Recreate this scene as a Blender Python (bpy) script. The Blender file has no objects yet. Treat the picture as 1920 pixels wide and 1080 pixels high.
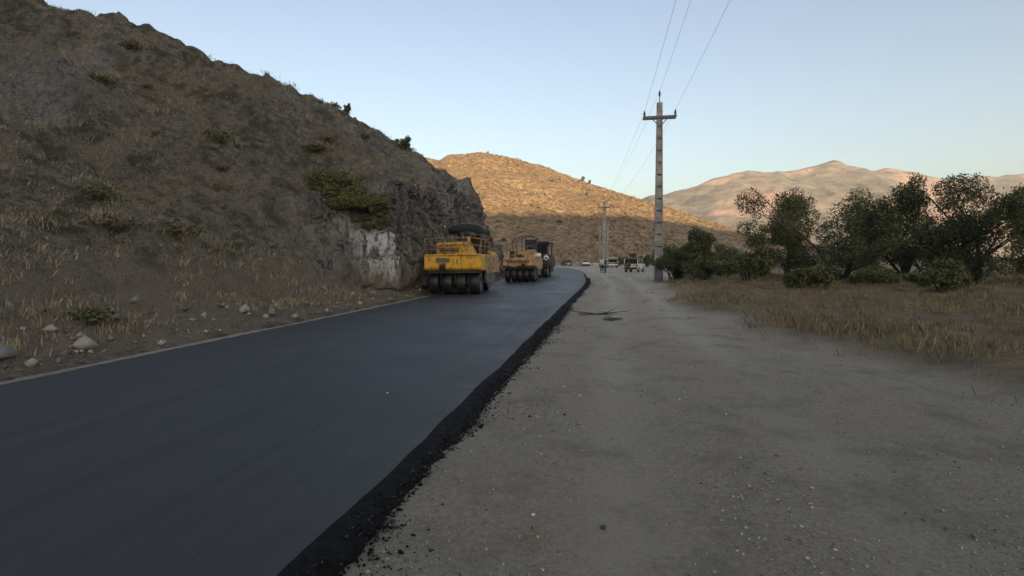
import bpy, bmesh, math, random
import numpy as np
from mathutils import Vector, Matrix
R = math.radians
rng = np.random.default_rng(7); random.seed(7)
scene = bpy.context.scene
# ------------------------------------------------------------ camera
CAM_H = 1.6
cam_d = bpy.data.cameras.new('camera'); cam = bpy.data.objects.new('camera', cam_d)
scene.collection.objects.link(cam); scene.camera = cam
cam_d.lens = 18.75; cam_d.sensor_width = 36; cam_d.clip_end = 6000; cam_d.clip_start = .05
CAM_M = Matrix.Translation((0, 0, CAM_H)) @ Matrix.Rotation(R(90 - 3.03), 4, 'X') @ Matrix.Rotation(R(-.45), 4, 'Z')
cam.matrix_world = CAM_M
# ------------------------------------------------------------ sky, sun, exposure
SUN_EL, SUN_ROT = R(9), R(166)
w = bpy.data.worlds.new('World'); scene.world = w; w.use_nodes = True
nt = w.node_tree; bg = nt.nodes['Background']
sky = nt.nodes.new('ShaderNodeTexSky'); sky.sky_type = 'NISHITA'; sky.sun_disc = False
sky.sun_elevation = SUN_EL; sky.sun_rotation = SUN_ROT
sky.air_density = 1.0; sky.dust_density = 2.8; sky.ozone_density = .6; sky.altitude = 300
hs = nt.nodes.new('ShaderNodeHueSaturation'); hs.inputs['Saturation'].default_value = .88; hs.inputs['Hue'].default_value = .512
nt.links.new(sky.outputs[0], hs.inputs['Color']); nt.links.new(hs.outputs[0], bg.inputs[0]); bg.inputs[1].default_value = .1
sl = bpy.data.lights.new('sun', 'SUN'); sl.energy = 5.0; sl.angle = R(.35); sl.color = (1, .71, .41)
so = bpy.data.objects.new('sun', sl); scene.collection.objects.link(so)
sd = Vector((math.sin(SUN_ROT) * math.cos(SUN_EL), math.cos(SUN_ROT) * math.cos(SUN_EL), math.sin(SUN_EL)))
so.rotation_euler = (-sd).to_track_quat('-Z', 'Y').to_euler(); so.location = (0, -40, 60)
vs = scene.view_settings; vs.view_transform = 'Standard'; vs.look = 'None'; vs.gamma = 1; vs.exposure = 1.57

# ------------------------------------------------------------ helpers
def P(px, py, D):                      # the point at distance D ahead seen at a 1920x1080 position
    d = CAM_M.to_3x3() @ Vector(((px - 960) / 1000, (540 - py) / 1000, -1))
    return Vector((0, 0, CAM_H)) + d * (D / d.y)
def G(px, py):
    d = CAM_M.to_3x3() @ Vector(((px - 960) / 1000, (540 - py) / 1000, -1))
    return Vector((0, 0, CAM_H)) + d * (-CAM_H / d.z)
def _h(ix, iy, iz, s):
    n = (ix * 374761393 + iy * 668265263 + iz * 2147483647 + s * 974634777) & 0xffffffff
    n = ((n ^ (n >> 13)) * 1274126177) & 0xffffffff
    n = ((n ^ (n >> 16)) * 2246822519) & 0xffffffff
    return ((n ^ (n >> 15)) & 0xffff) / 65535.0 * 2 - 1
def vn(x, y, z, s=0):                  # value noise -1..1
    x, y, z = np.broadcast_arrays(np.asarray(x, float), np.asarray(y, float), np.asarray(z, float))
    xi, yi, zi = np.floor(x).astype(np.int64), np.floor(y).astype(np.int64), np.floor(z).astype(np.int64)
    fx, fy, fz = x - xi, y - yi, z - zi
    fx = fx*fx*(3-2*fx); fy = fy*fy*(3-2*fy); fz = fz*fz*(3-2*fz)
    o = 0
    for a in (0, 1):
        for b in (0, 1):
            for c in (0, 1):
                o = o + _h(xi+a, yi+b, zi+c, s) * (fx if a else 1-fx) * (fy if b else 1-fy) * (fz if c else 1-fz)
    return o
def fbm(x, y, z=0, o=4, s=0, g=.5):
    t = 0; a = 1
    for i in range(o):
        t = t + a * vn(np.asarray(x)*2**i, np.asarray(y)*2**i, np.asarray(z)*2**i, s+i*17); a *= g
    return t
def ridge(x, y, z=0, o=4, s=0):
    t = 0; a = 1
    for i in range(o):
        t = t + a * (1 - 2*np.abs(vn(np.asarray(x)*2**i, np.asarray(y)*2**i, np.asarray(z)*2**i, s+i*17))); a *= .5
    return t
def sst(a, b, x):
    t = np.clip((np.asarray(x, float) - a) / (b - a), 0, 1); return t*t*(3-2*t)
def link(o, parent=None):
    scene.collection.objects.link(o)
    if parent: o.parent = parent
    return o
def grid_mesh(name, X, Y, Z, mat, attrs=None, smooth=True):
    n, m = X.shape
    me = bpy.data.meshes.new(name)
    co = np.stack([X, Y, Z], -1).reshape(-1, 3)
    i = np.arange(n*m).reshape(n, m)
    f = np.stack([i[:-1, :-1], i[:-1, 1:], i[1:, 1:], i[1:, :-1]], -1).reshape(-1, 4)
    me.vertices.add(len(co)); me.vertices.foreach_set('co', co.ravel())
    me.loops.add(f.size); me.loops.foreach_set('vertex_index', f.ravel())
    me.polygons.add(len(f)); me.polygons.foreach_set('loop_start', np.arange(0, f.size, 4)); me.polygons.foreach_set('loop_total', np.full(len(f), 4))
    me.update(); me.validate()
    me.polygons.foreach_set('use_smooth', np.full(len(f), smooth))
    for k, v in (attrs or {}).items():
        at = me.attributes.new(k, 'FLOAT', 'POINT'); at.data.foreach_set('value', np.asarray(v, float).ravel())
    for mm in (mat if isinstance(mat, list) else [mat]): me.materials.append(mm)
    o = bpy.data.objects.new(name, me); return link(o)
def tris_mesh(name, V, mat, parent=None, mi=None, smooth=False, k=3):
    """V: (n,k,3) loose polygons"""
    V = np.asarray(V, float); n = len(V)
    me = bpy.data.meshes.new(name)
    me.vertices.add(n*k); me.vertices.foreach_set('co', V.ravel())
    me.loops.add(n*k); me.loops.foreach_set('vertex_index', np.arange(n*k))
    me.polygons.add(n); me.polygons.foreach_set('loop_start', np.arange(0, n*k, k)); me.polygons.foreach_set('loop_total', np.full(n, k))
    for mm in (mat if isinstance(mat, list) else [mat]): me.materials.append(mm)
    if mi is not None: me.polygons.foreach_set('material_index', np.asarray(mi, int))
    me.update()
    o = bpy.data.objects.new(name, me); return link(o, parent)
def tag(o, label=None, cat=None, group=None, kind=None):
    if label: o['label'] = label
    if cat: o['category'] = cat
    if group: o['group'] = group
    if kind: o['kind'] = kind
    return o
def thing(name, label, cat, loc=(0, 0, 0), rz=0, group=None, s=1):
    o = bpy.data.objects.new(name, None); o.empty_display_size = .2; link(o)
    o.location = loc; o.rotation_euler = (0, 0, rz); o.scale = (s, s, s)
    return tag(o, label, cat, group)
def copy_tree(o, parent=None):
    c = o.copy(); scene.collection.objects.link(c); c.parent = parent
    for ch in list(o.children): copy_tree(ch, c)
    return c
class MB:
    def __init__(s): s.v = []; s.f = []; s.m = []; s.cur = 0; s.sm = []; s.cuts = [(0, 0)]
    def cut(s): s.cuts.append((len(s.v), len(s.f)))     # what follows is a piece of its own
    def add(s, vs, fs, smooth=False):
        b = len(s.v); s.v += [tuple(v) for v in vs]
        for f in fs: s.f.append([b+i for i in f]); s.m.append(s.cur); s.sm.append(smooth)
        return s
    def box(s, x0, x1, y0, y1, z0, z1, M=None):
        v = [Vector((x, y, z)) for z in (z0, z1) for y in (y0, y1) for x in (x0, x1)]
        if M: v = [M @ p for p in v]
        return s.add(v, [(0,2,3,1),(4,5,7,6),(0,1,5,4),(2,6,7,3),(0,4,6,2),(1,3,7,5)])
    def prism(s, poly, a0, a1, ax='x'):     # polygon in the two other axes, extruded along ax
        def mk(p, a):
            return {'x': (a, p[0], p[1]), 'y': (p[0], a, p[1]), 'z': (p[0], p[1], a)}[ax]
        n = len(poly); v = [mk(p, a0) for p in poly] + [mk(p, a1) for p in poly]
        f = [list(range(n))[::-1], list(range(n, 2*n))] + [(i, (i+1) % n, n+(i+1) % n, n+i) for i in range(n)]
        return s.add(v, f)
    def tube(s, pts, r, n=8, caps=True):
        pts = [Vector(p) for p in pts]; rs = r if isinstance(r, (list, tuple)) else [r]*len(pts)
        vs = []; fs = []
        up = None
        for i, p in enumerate(pts):
            t = (pts[min(i+1, len(pts)-1)] - pts[max(i-1, 0)]).normalized()
            if up is None: up = Vector((0, 0, 1)) if abs(t.z) < .9 else Vector((1, 0, 0))
            a = t.cross(up).normalized(); b = a.cross(t).normalized(); up = b
            for k in range(n):
                q = 2*math.pi*k/n; vs.append(p + (a*math.cos(q) + b*math.sin(q))*rs[i])
        for i in range(len(pts)-1):
            for k in range(n): fs.append((i*n+k, i*n+(k+1) % n, (i+1)*n+(k+1) % n, (i+1)*n+k))
        if caps: fs += [tuple(range(n))[::-1], tuple(range((len(pts)-1)*n, len(pts)*n))]
        return s.add(vs, fs, True)
    def lathe(s, prof, c, ax='x', n=28):    # prof [(r, a)] revolved about ax through c
        vs = []; fs = []; c = Vector(c)
        for r, a in prof:
            for k in range(n):
                q = 2*math.pi*k/n; u, w_ = r*math.cos(q), r*math.sin(q)
                vs.append(c + Vector({'x': (a, u, w_), 'y': (u, a, w_), 'z': (u, w_, a)}[ax]))
        for i in range(len(prof)-1):
            for k in range(n): fs.append((i*n+k, i*n+(k+1) % n, (i+1)*n+(k+1) % n, (i+1)*n+k))
        return s.add(vs, fs, True)
    def ball(s, c, r, n=12, m=8):
        c = Vector(c); r = Vector(r) if not isinstance(r, (int, float)) else Vector((r, r, r))
        vs = []; fs = []
        for j in range(m+1):
            t = math.pi*j/m
            for k in range(n):
                q = 2*math.pi*k/n
                vs.append(c + Vector((math.sin(t)*math.cos(q)*r.x, math.sin(t)*math.sin(q)*r.y, math.cos(t)*r.z)))
        for j in range(m):
            for k in range(n): fs.append((j*n+k, j*n+(k+1) % n, (j+1)*n+(k+1) % n, (j+1)*n+k))
        return s.add(vs, fs, True)
    def build(s, name, mat, parent=None, bevel=0, weld=True):
        if len(s.cuts) > 1:
            cs = s.cuts + [(len(s.v), len(s.f))]; first = None
            for (v0, f0), (v1, f1) in zip(cs, cs[1:]):
                if f1 == f0: continue
                q = MB(); q.v = s.v[v0:v1]; q.f = [[i-v0 for i in f] for f in s.f[f0:f1]]; q.m = s.m[f0:f1]; q.sm = s.sm[f0:f1]
                o = q.build(name, mat, parent, bevel); first = first or o
            return first
        me = bpy.data.meshes.new(name); me.from_pydata(s.v, [], s.f)
        for mm in (mat if isinstance(mat, list) else [mat]): me.materials.append(mm)
        me.polygons.foreach_set('material_index', s.m); me.polygons.foreach_set('use_smooth', s.sm)
        bm = bmesh.new(); bm.from_mesh(me)
        bmesh.ops.remove_doubles(bm, verts=bm.verts, dist=1e-5)
        bmesh.ops.recalc_face_normals(bm, faces=bm.faces); bm.to_mesh(me); bm.free()
        o = bpy.data.objects.new(name, me); link(o, parent)
        if bevel:
            b = o.modifiers.new('bevel', 'BEVEL'); b.width = bevel; b.segments = 2; b.limit_method = 'ANGLE'; b.angle_limit = R(40)
        return o
# ------------------------------------------------------------ materials
def nodes(name):
    m = bpy.data.materials.new(name); m.use_nodes = True; t = m.node_tree
    return m, t, t.nodes['Principled BSDF']
def N(t, typ, **kw):
    n = t.nodes.new(typ)
    for k, v in kw.items():
        if k.startswith('i_'): n.inputs[k[2:].replace('_', ' ')].default_value = v
        else: setattr(n, k, v)
    return n
def noise(t, scale, detail=4, rough=.6, vec=None, dist=0):
    n = N(t, 'ShaderNodeTexNoise'); n.inputs['Scale'].default_value = scale; n.inputs['Detail'].default_value = detail
    n.inputs['Roughness'].default_value = rough; n.inputs['Distortion'].default_value = dist
    t.links.new(vec if vec is not None else coord(t), n.inputs['Vector']); return n.outputs['Fac']
def coord(t, scale=None):
    c = t.nodes.get('tc') or t.nodes.new('ShaderNodeTexCoord'); c.name = 'tc'
    o = c.outputs['Object']
    if scale:
        mp = N(t, 'ShaderNodeMapping'); mp.inputs['Scale'].default_value = scale; t.links.new(o, mp.inputs[0]); o = mp.outputs[0]
    return o
def ramp(t, fac, stops):
    r = N(t, 'ShaderNodeValToRGB'); e = r.color_ramp.elements
    while len(e) < len(stops): e.new(.5)
    for i, (p, c) in enumerate(stops):
        e[i].position = p; e[i].color = (*c, 1) if isinstance(c, tuple) else (c, c, c, 1)
    t.links.new(fac, r.inputs[0]); return r.outputs[0]
def mix(t, fac, a, b, mode='MIX'):
    m = N(t, 'ShaderNodeMix', data_type='RGBA', blend_type=mode)
    for sock, v in ((m.inputs[0], fac), (m.inputs[6], a), (m.inputs[7], b)):
        if isinstance(v, (int, float)): sock.default_value = v
        elif isinstance(v, tuple): sock.default_value = (*v, 1)
        else: t.links.new(v, sock)
    return m.outputs[2]
def math_(t, op, a, b=0):
    m = N(t, 'ShaderNodeMath', operation=op)
    for s_, v in ((m.inputs[0], a), (m.inputs[1], b)):
        if isinstance(v, (int, float)): s_.default_value = v
        else: t.links.new(v, s_)
    return m.outputs[0]
def attr(t, name):
    a = N(t, 'ShaderNodeAttribute'); a.attribute_name = name; return a.outputs['Fac']
def bump(t, b, h, strength, dist):
    n = N(t, 'ShaderNodeBump'); n.inputs['Strength'].default_value = strength; n.inputs['Distance'].default_value = dist
    t.links.new(h, n.inputs['Height']); t.links.new(n.outputs[0], b.inputs['Normal']); return n
def simple(name, col, rough=.6, metal=0, var=.25, sc=6, dirt=None, dirt_amt=.5, dsc=2.5, spec=.5, bmp=0):
    m, t, b = nodes(name)
    f = noise(t, sc, 5)
    c = mix(t, f, tuple(x*(1-var) for x in col), tuple(min(1, x*(1+var)) for x in col))
    if dirt:
        g = ramp(t, noise(t, dsc, 7, .7), [(.62 - dirt_amt*.3, 0.), (.72 - dirt_amt*.25, 1.)])
        c = mix(t, g, c, dirt)
    t.links.new(c, b.inputs['Base Color']); b.inputs['Roughness'].default_value = rough
    b.inputs['Metallic'].default_value = metal; b.inputs['Specular IOR Level'].default_value = spec
    if bmp: bump(t, b, noise(t, sc*4, 4), .6, bmp)
    return m
# ============================================================ ROAD CURVES
_px = [(632,1065),(750,945),(820,872),(878,805),(957,714),(1019,642),(1062,582),(1083,556)]
_gp = np.array([tuple(G(*p)[:2]) for p in _px] + [(4.2, 30)]); _pf = np.polyfit(_gp[:, 1], _gp[:, 0], 2)
_rx = np.array([(-3.6,-14),(-1.75,-3)] + [(float(np.polyval(_pf, y)), y) for y in (1.5, 4, 6.5, 9, 12, 15.5, 20.5)] + [(4.2,30),(5.55,38.5),(6.85,48.5),(8.4,62),(9.5,76),(9.9,90),(8.8,102),(5,112),(-3,119),(-16,123),(-40,125),(-80,126)], float)
def catmull(p, n=26):
    p = np.asarray(p, float); q = np.vstack([2*p[0]-p[1], p, 2*p[-1]-p[-2]]); o = []
    for i in range(1, len(q)-2):
        t = np.linspace(0, 1, n, endpoint=False)[:, None]
        a, b, c, d = q[i-1], q[i], q[i+1], q[i+2]
        o.append(.5*((2*b)+(-a+c)*t+(2*a-5*b+4*c-d)*t**2+(-a+3*b-3*c+d)*t**3))
    return np.vstack(o + [p[-1:]])
RE = catmull(_rx)
seg = np.r_[0, np.cumsum(np.hypot(*np.diff(RE, axis=0).T))]
tt = [0]
while tt[-1] < seg[-1]:
    y = np.interp(tt[-1], seg, RE[:, 1]); tt.append(tt[-1] + (.05 if tt[-1] < 32 else .12 if tt[-1] < 60 else .4))
tt = np.array(tt[:-1]); RE = np.c_[np.interp(tt, seg, RE[:, 0]), np.interp(tt, seg, RE[:, 1])]
tn = np.gradient(RE, axis=0)
for _ in range(1500): tn[1:-1] = (tn[:-2]+tn[1:-1]+tn[2:])/3
tn /= np.hypot(*tn.T)[:, None]; LN = np.c_[-tn[:, 1], tn[:, 0]]      # to the left
ROAD_W = 6.6
# ---- asphalt materials
m_as, t, b = nodes('fresh_asphalt')
f = ramp(t, noise(t, 85, 5, .8), [(.32, 0.), (.68, 1.)]); g = noise(t, .5, 5, .65); st = noise(t, 1.2, 5, vec=coord(t, (1.5, .12, 1)))
c = mix(t, f, (.006, .007, .009), (.036, .040, .048)); c = mix(t, math_(t, 'MULTIPLY', st, .35), c, (.05, .052, .058))
pt = N(t, 'ShaderNodeTexVoronoi'); pt.inputs['Scale'].default_value = 240; t.links.new(coord(t), pt.inputs['Vector'])
cv = N(t, 'ShaderNodeCombineXYZ'); t.links.new(math_(t, 'MULTIPLY', attr(t, 'across'), 2.2), cv.inputs[0]); t.links.new(math_(t, 'MULTIPLY', attr(t, 'along'), .035), cv.inputs[1])
stk = noise(t, 1.6, 5, .65, cv.outputs[0]); stk2 = noise(t, 7, 3, .6, cv.outputs[0])
c = mix(t, ramp(t, stk, [(.4, 0.), (.62, .45)]), c, (.052, .054, .058)); c = mix(t, ramp(t, stk2, [(.55, 0.), (.66, .3)]), c, (.008, .008, .010))
st = mix(t, .65, st, stk)
t.links.new(c, b.inputs['Base Color'])
t.links.new(ramp(t, mix(t, .5, g, st), [(.36, .40), (.64, .64)]), b.inputs['Roughness'])
b.inputs['Specular IOR Level'].default_value = .5
bump(t, b, mix(t, .5, f, pt.outputs['Distance']), .8, .006)
m_loose, t, b = nodes('loose_asphalt')
f = noise(t, 42, 7, .85); c = mix(t, ramp(t, f, [(.35, 0.), (.68, 1.)]), (.0025, .0025, .003), (.022, .022, .025)); t.links.new(c, b.inputs['Base Color'])
b.inputs['Roughness'].default_value = .85; b.inputs['Specular IOR Level'].default_value = .2; bump(t, b, f, 1, .09)
# across the road: outer toe -> shoulder break -> mat -> left break -> left toe
edge = .010*fbm(tt*1.1, 0, 3, 3) + .03*fbm(tt*9, 0, 5, 3)
toe = -.0 + edge; topr = .235 + .02*fbm(tt*1.2, 0, 9, 3)
cols = []
fr = np.linspace(0, 1, 7)
for k, u in enumerate(fr):
    off = toe + (topr - toe)*u; z = -.012 + .088*sst(0, 1, u**.8)
    z = z + (.012*fbm(tt*14, u*9, 0, 3, 8)*(1 if 0 < u < 1 else .2))
    cols.append((off, z))
for u in (.04, .12, .3, .6, .9, 1):
    cols.append((topr + (ROAD_W-.5-topr)*u, .076 + .05*math.sin(math.pi*u) + 0*tt))
cols.append((ROAD_W-.35 + .03*fbm(tt*6, 0, 12, 3), .07+0*tt)); cols.append((ROAD_W-.15 + .04*fbm(tt*6, 2, 12, 3), -.012+0*tt))
X = np.stack([RE[:, 0] + LN[:, 0]*o_ for o_, _ in cols], 1); Y = np.stack([RE[:, 1] + LN[:, 1]*o_ for o_, _ in cols], 1)
Z = np.stack([z+0*tt for _, z in cols], 1)
road = grid_mesh('road', X[:, ::-1], Y[:, ::-1], Z[:, ::-1], [m_as, m_loose], {'across': (np.stack([o_+0*tt for o_, _ in cols], 1))[:, ::-1], 'along': np.repeat(tt[:, None], X.shape[1], 1)}); tag(road, kind='structure')
ncol = X.shape[1]-1
mi = np.zeros((X.shape[0]-1, ncol), int); mi[:, ncol-6:] = 1; mi[:, :1] = 1
road.data.polygons.foreach_set('material_index', mi.ravel())
_g = np.linspace(-12, 110, 800)
LEx = np.interp(_g, RE[:, 1][RE[:, 1].argsort()], 0*tt)     # placeholder shape
iy = np.where((tt < seg[-1]*.72))[0]
LEp = RE[iy] + LN[iy]*ROAD_W
def road_left(y): return np.interp(y, LEp[:, 1], LEp[:, 0])
def road_right(y): return np.interp(y, RE[iy, 1], RE[iy, 0])

# ============================================================ GROUND
def sinhsp(a, n, k): u = np.linspace(-1, 1, n); return a*np.sinh(k*u)/math.sinh(k)
gx = sinhsp(3200, 420, 8.2) ; gy = np.r_[np.linspace(-1500, -20, 30)[:-1], np.linspace(-20, 2, 60)[:-1], 2+np.cumsum(np.full(250, .09))[:-1], 24.5*np.exp(np.linspace(0, math.log(3200/24.5), 260))]
GX, GY = np.meshgrid(gx, gy)
def verge_mask(x, y):                  # dry soil and grass beyond the gravel shoulder on the right
    bx = np.interp(y, [-20, 0, 8, 14, 18, 25, 32, 38, 46, 60, 90, 130, 170], [5.2, 5.4, 5.6, 5.8, 6.2, 7.6, 9.2, 10.6, 14, 20, 28, 34, 20])
    return sst(-.5, .9, x - bx + .7*fbm(x*.35, y*.35, 0, 4, 31))
vm = verge_mask(GX, GY)
far = sst(118, 150, GY)
lz = .018*fbm(GX*.5, GY*.5, 0, 4, 40) + .006*fbm(GX*3, GY*3, 0, 3, 41)
lz = lz + vm*(.10 + .10*fbm(GX*.9, GY*.9, 0, 4, 42))*(1-far) - .05*0
# wheel tracks along the shoulder
dr = GX - np.interp(GY, RE[iy, 1], RE[iy, 0])
track = np.exp(-((dr-1.5)/.35)**2) + np.exp(-((dr-3.1)/.35)**2)
lz = lz - .016*track
onroad = sst(.1, -.2, dr)*sst(-7.2, -6.5, dr)*(GY < 118)
lz = lz*(1-onroad) - .03*onroad
lz = np.where(np.abs(GX) > 200, lz*0, lz)
m_gr, t, b = nodes('gravel_ground')
vmk = attr(t, 'verge'); trk = attr(t, 'track'); co = coord(t)
n1 = noise(t, .45, 6); n2 = noise(t, 7, 6, .7); n3 = noise(t, 26, 6, .8); n4 = noise(t, 120, 4, .85)
g1 = mix(t, ramp(t, n3, [(.3, 0.), (.7, 1.)]), (.25, .222, .178), (.58, .525, .425)); g1 = mix(t, ramp(t, n4, [(.55, 0.), (.7, 1.)]), g1, (.55, .53, .49))
g1 = mix(t, ramp(t, n4, [(.34, .9), (.46, 0.)]), g1, (.06, .058, .056))
warm = mix(t, n2, (.27, .235, .18), (.44, .395, .315))
g1 = mix(t, ramp(t, n1, [(.42, 0.), (.66, .45)]), g1, warm)
dust = mix(t, n3, (.44, .405, .34), (.56, .52, .45)); g1 = mix(t, math_(t, 'MULTIPLY', trk, .95), g1, dust)
dk = ramp(t, noise(t, 1.3, 5, .65), [(.5, 0.), (.68, .5)]); g1 = mix(t, dk, g1, (.17, .162, .148))
soil = mix(t, n2, (.12, .095, .06), (.26, .205, .125)); soil = mix(t, ramp(t, noise(t, 2.2, 5), [(.45, 0.), (.65, .7)]), soil, (.30, .25, .15))
soil = mix(t, ramp(t, noise(t, .9, 5), [(.52, 0.), (.7, .6)]), soil, (.08, .085, .045))
t.links.new(mix(t, vmk, g1, soil), b.inputs['Base Color']); b.inputs['Roughness'].default_value = .95; b.inputs['Specular IOR Level'].default_value = .15
bump(t, b, math_(t, 'ADD', n4, math_(t, 'MULTIPLY', n3, 2)), 1, .03)
ground = grid_mesh('ground', GX, GY, lz, m_gr, {'verge': vm, 'track': track*np.clip(.6+.8*fbm(GX*.4, GY*.12, 0, 3, 77), 0, 1)}); tag(ground, kind='structure')
def ground_z(x, y):
    return float(.018*fbm(x*.5, y*.5, 0, 4, 40) + .006*fbm(x*3, y*3, 0, 3, 41) + verge_mask(x, y)*(.10+.10*fbm(x*.9, y*.9, 0, 4, 42)))

# ============================================================ NEAR ROCKY HILL
_by = np.array([-60, 0, 15.5, 23, 30, 36, 42, 48, 54, 58, 62, 68, 75, 85, 100])
def hill_base(y):
    e = road_left(y) - .25
    cut = np.interp(y, [0, 30, 46, 50, 54, 58, 62, 68, 75, 85, 100], [0, 0, .1, .6, 1.9, 4.2, 8.5, 16, 28, 46, 90])
    return e - cut
def hill_z(s, y, rough=True):
    v = np.interp(y, [-20, 10, 20, 25, 48], [2.5, 2.0, 1.5, 1.0, .35])
    v = v*(1+.25*fbm(y*.5, 0, 0, 3, 61))
    Hc = np.interp(y, [-60, 8, 13, 17, 20, 22, 26, 35, 50, 70, 100], [1.2, 1.2, 1.6, 2.0, 2.7, 3.2, 4.6, 6.4, 7.0, 5.2, 4])
    wd = Hc*np.interp(y, [13, 19, 22, 42, 52, 60, 100], [1.5, .8, .24, .34, .72, .95, .9])+.05
    jag = 1+.22*fbm(y*.35, 0, 5, 4, 62)
    Hc = Hc*jag
    q = np.maximum(s-v-wd, 0); c = sst(12, 26, y)
    slope = np.interp(y, [-60, 20, 40, 55, 100], [.46, .365, .325, .325, .34])
    z = .42*np.minimum(np.maximum(s, 0), v) + Hc*np.clip((s-v)/wd, 0, 1)**.8 + c*np.interp(y, [30, 45], [1.9, .5])*(1-np.exp(-q/3))
    zz = slope*q
    lim = 26.0
    zz = np.where(zz > lim*.6, lim*.6 + lim*.4*(1-np.exp(-(zz-lim*.6)/(lim*.4))), zz)
    return z + zz, np.clip((s-v+.1)/.2, 0, 1)*np.clip((v+wd+.25-s)/.3, 0, 1)*sst(17, 23, y), v, wd, Hc, q
sy = np.r_[np.linspace(-60, 6, 50)[:-1], np.arange(6, 14, .22), np.arange(14, 30, .085), np.arange(30, 60, .13), np.arange(60, 100, .5)]
ss = np.r_[-.25, np.arange(0, 3.2, .045), np.arange(3.2, 9, .1), np.arange(9, 24, .2), np.arange(24, 45, .5), np.linspace(45, 190, 60)]
S, SY = np.meshgrid(ss, sy)
# stretch rows so cliff band always gets its share of columns
Zb, cm, V_, W_, H_, Q_ = hill_z(S, SY)
BX = hill_base(SY)
HX = BX - S
q01 = sst(0, 2, Q_)
broad = 1.0*fbm(HX*.10, SY*.10, 0, 4, 51)*sst(0, 14, Q_)
mid = .55*ridge(HX*.45, SY*.45, Zb*.3, 4, 52)*sst(0, 3, Q_)*(.35+.65*sst(-.2, .5, fbm(HX*.12, SY*.12, 0, 3, 53)))
fine = .15*fbm(HX*2.2, SY*2.2, Zb, 4, 54) * sst(0, .6, S)
ledge = .9*np.abs(np.mod(Zb*.42 + .6*fbm(HX*.2, SY*.2, 0, 3, 59), 1)-.5)*sst(1, 5, Q_)*sst(-.1, .4, fbm(HX*.15, SY*.15, 0, 3, 58))
HZ = Zb + broad + mid + fine + ledge
# crags push the cliff face out and in (along x), with vertical joints
blk = lambda f, s_, k: np.round(k*fbm(SY*f+.35*Zb*f, Zb*f*.8, 0, 2, s_))/k
cr = .45*blk(.7, 81, 1.6) + .26*blk(1.7, 82, 1.8) + .12*blk(4, 83, 2) + .30*ridge(SY*.55+.15*Zb, Zb*.22, 0, 5, 55) + .24*ridge(SY*1.9, Zb*.7, 3, 4, 56) + .08*fbm(SY*6, Zb*3, 0, 3, 57) + .55*fbm(SY*.22, Zb*.3, 0, 2, 60)
cmx = np.clip(cm, 0, 1)
HX2 = HX + cr*cmx*1.0
HY2 = SY + .25*fbm(SY*1.1, Zb*1.1, 8, 3, 63)*cmx
HZ = HZ + .25*blk(1.1, 84, 2)*sst(.05, .5, cmx + .7*sst(26, 38, SY)*sst(5.5, 2.5, Q_))*sst(.3, 1.2, Zb) + .22*cmx*ridge(SY*.8, Zb*1.2, 6, 4, 64)*sst(.3, 1.2, Zb)
HZ = np.where(S < 0, -.15, HZ)
# steepness from the finished surface
gy_, gx_ = np.gradient(HZ); dx = np.gradient(HX2, axis=1); steep = sst(.9, 2.2, np.abs(gx_/np.where(np.abs(dx) < 1e-3, 1e-3, dx)))
rock = np.clip(np.maximum(steep*sst(.5, 1.5, Zb), cmx*.9), 0, 1)*sst(15, 21, SY+1.3*fbm(Zb*.6, SY*.3, 0, 3, 65))
rock = np.maximum(rock, sst(26, 38, SY)*sst(5.5, 2.5, Q_ + 1.5*fbm(SY*.3, Zb*.3, 0, 3, 68))*.9)
rock = np.maximum(rock, .9*sst(.25, .6, fbm(HX*.3, SY*.3, Zb*.3, 4, 66))*sst(1, 4, Q_)*.8)
white = 1.3*(np.exp(-((SY-21.8)/.8)**2)*1.0 + np.exp(-((SY-24.0)/.35)**2)*.75)*sst(.6, 1.0, Zb)*sst(3.4, 2.3, Zb)
scree = sst(0, .3, S)*(1-sst(1.6, 3.4, S-V_*.4))*sst(2.2, .9, Zb)
m_hill, t, b = nodes('rocky_hillside')
rk = attr(t, 'rock'); wh = attr(t, 'white'); sc_ = attr(t, 'scree')
vs3 = coord(t, (1, 1, .28))
r1 = noise(t, 1.1, 7, .68, vs3, .6); r2 = noise(t, 6, 6, .72, vs3, .4)
rc = mix(t, ramp(t, r1, [(.35, 0.), (.68, 1.)]), (.085, .086, .092), (.29, .28, .275)); rc = mix(t, ramp(t, r2, [(.34, .9), (.52, 0.)]), rc, (.032, .03, .03))
vo = N(t, 'ShaderNodeTexVoronoi', feature='DISTANCE_TO_EDGE'); vo.inputs['Scale'].default_value = 1.5; t.links.new(coord(t, (1, .9, .45)), vo.inputs['Vector'])
nn = N(t, 'ShaderNodeTexNoise'); nn.inputs['Scale'].default_value = 2; t.links.new(coord(t), nn.inputs['Vector'])
vv = N(t, 'ShaderNodeVectorMath', operation='ADD'); t.links.new(coord(t, (1, .9, .45)), vv.inputs[0]); t.links.new(nn.outputs['Color'], vv.inputs[1]); t.links.new(vv.outputs[0], vo.inputs['Vector'])
crk = ramp(t, vo.outputs['Distance'], [(.0, 1.), (.045, 0.)]); rc = mix(t, math_(t, 'MULTIPLY', crk, .75), rc, (.03, .028, .028))
rc = mix(t, ramp(t, noise(t, .6, 4), [(.5, 0.), (.7, .5)]), rc, (.16, .12, .095))
ws = math_(t, 'MULTIPLY', wh, ramp(t, noise(t, 3.2, 6, .7, coord(t, (1, 1, .3)), .5), [(.45, 0.), (.52, 1.)])); rc = mix(t, ws, rc, (.62, .62, .64))
d1 = noise(t, .5, 6, .65); d2 = noise(t, 4, 6, .7); d3 = noise(t, 18, 4, .7)
dc = mix(t, ramp(t, d2, [(.36, 0.), (.64, 1.)]), (.095, .086, .076), (.34, .305, .26)); dc = mix(t, ramp(t, d1, [(.42, 0.), (.62, .8)]), dc, (.34, .28, .215))
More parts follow.
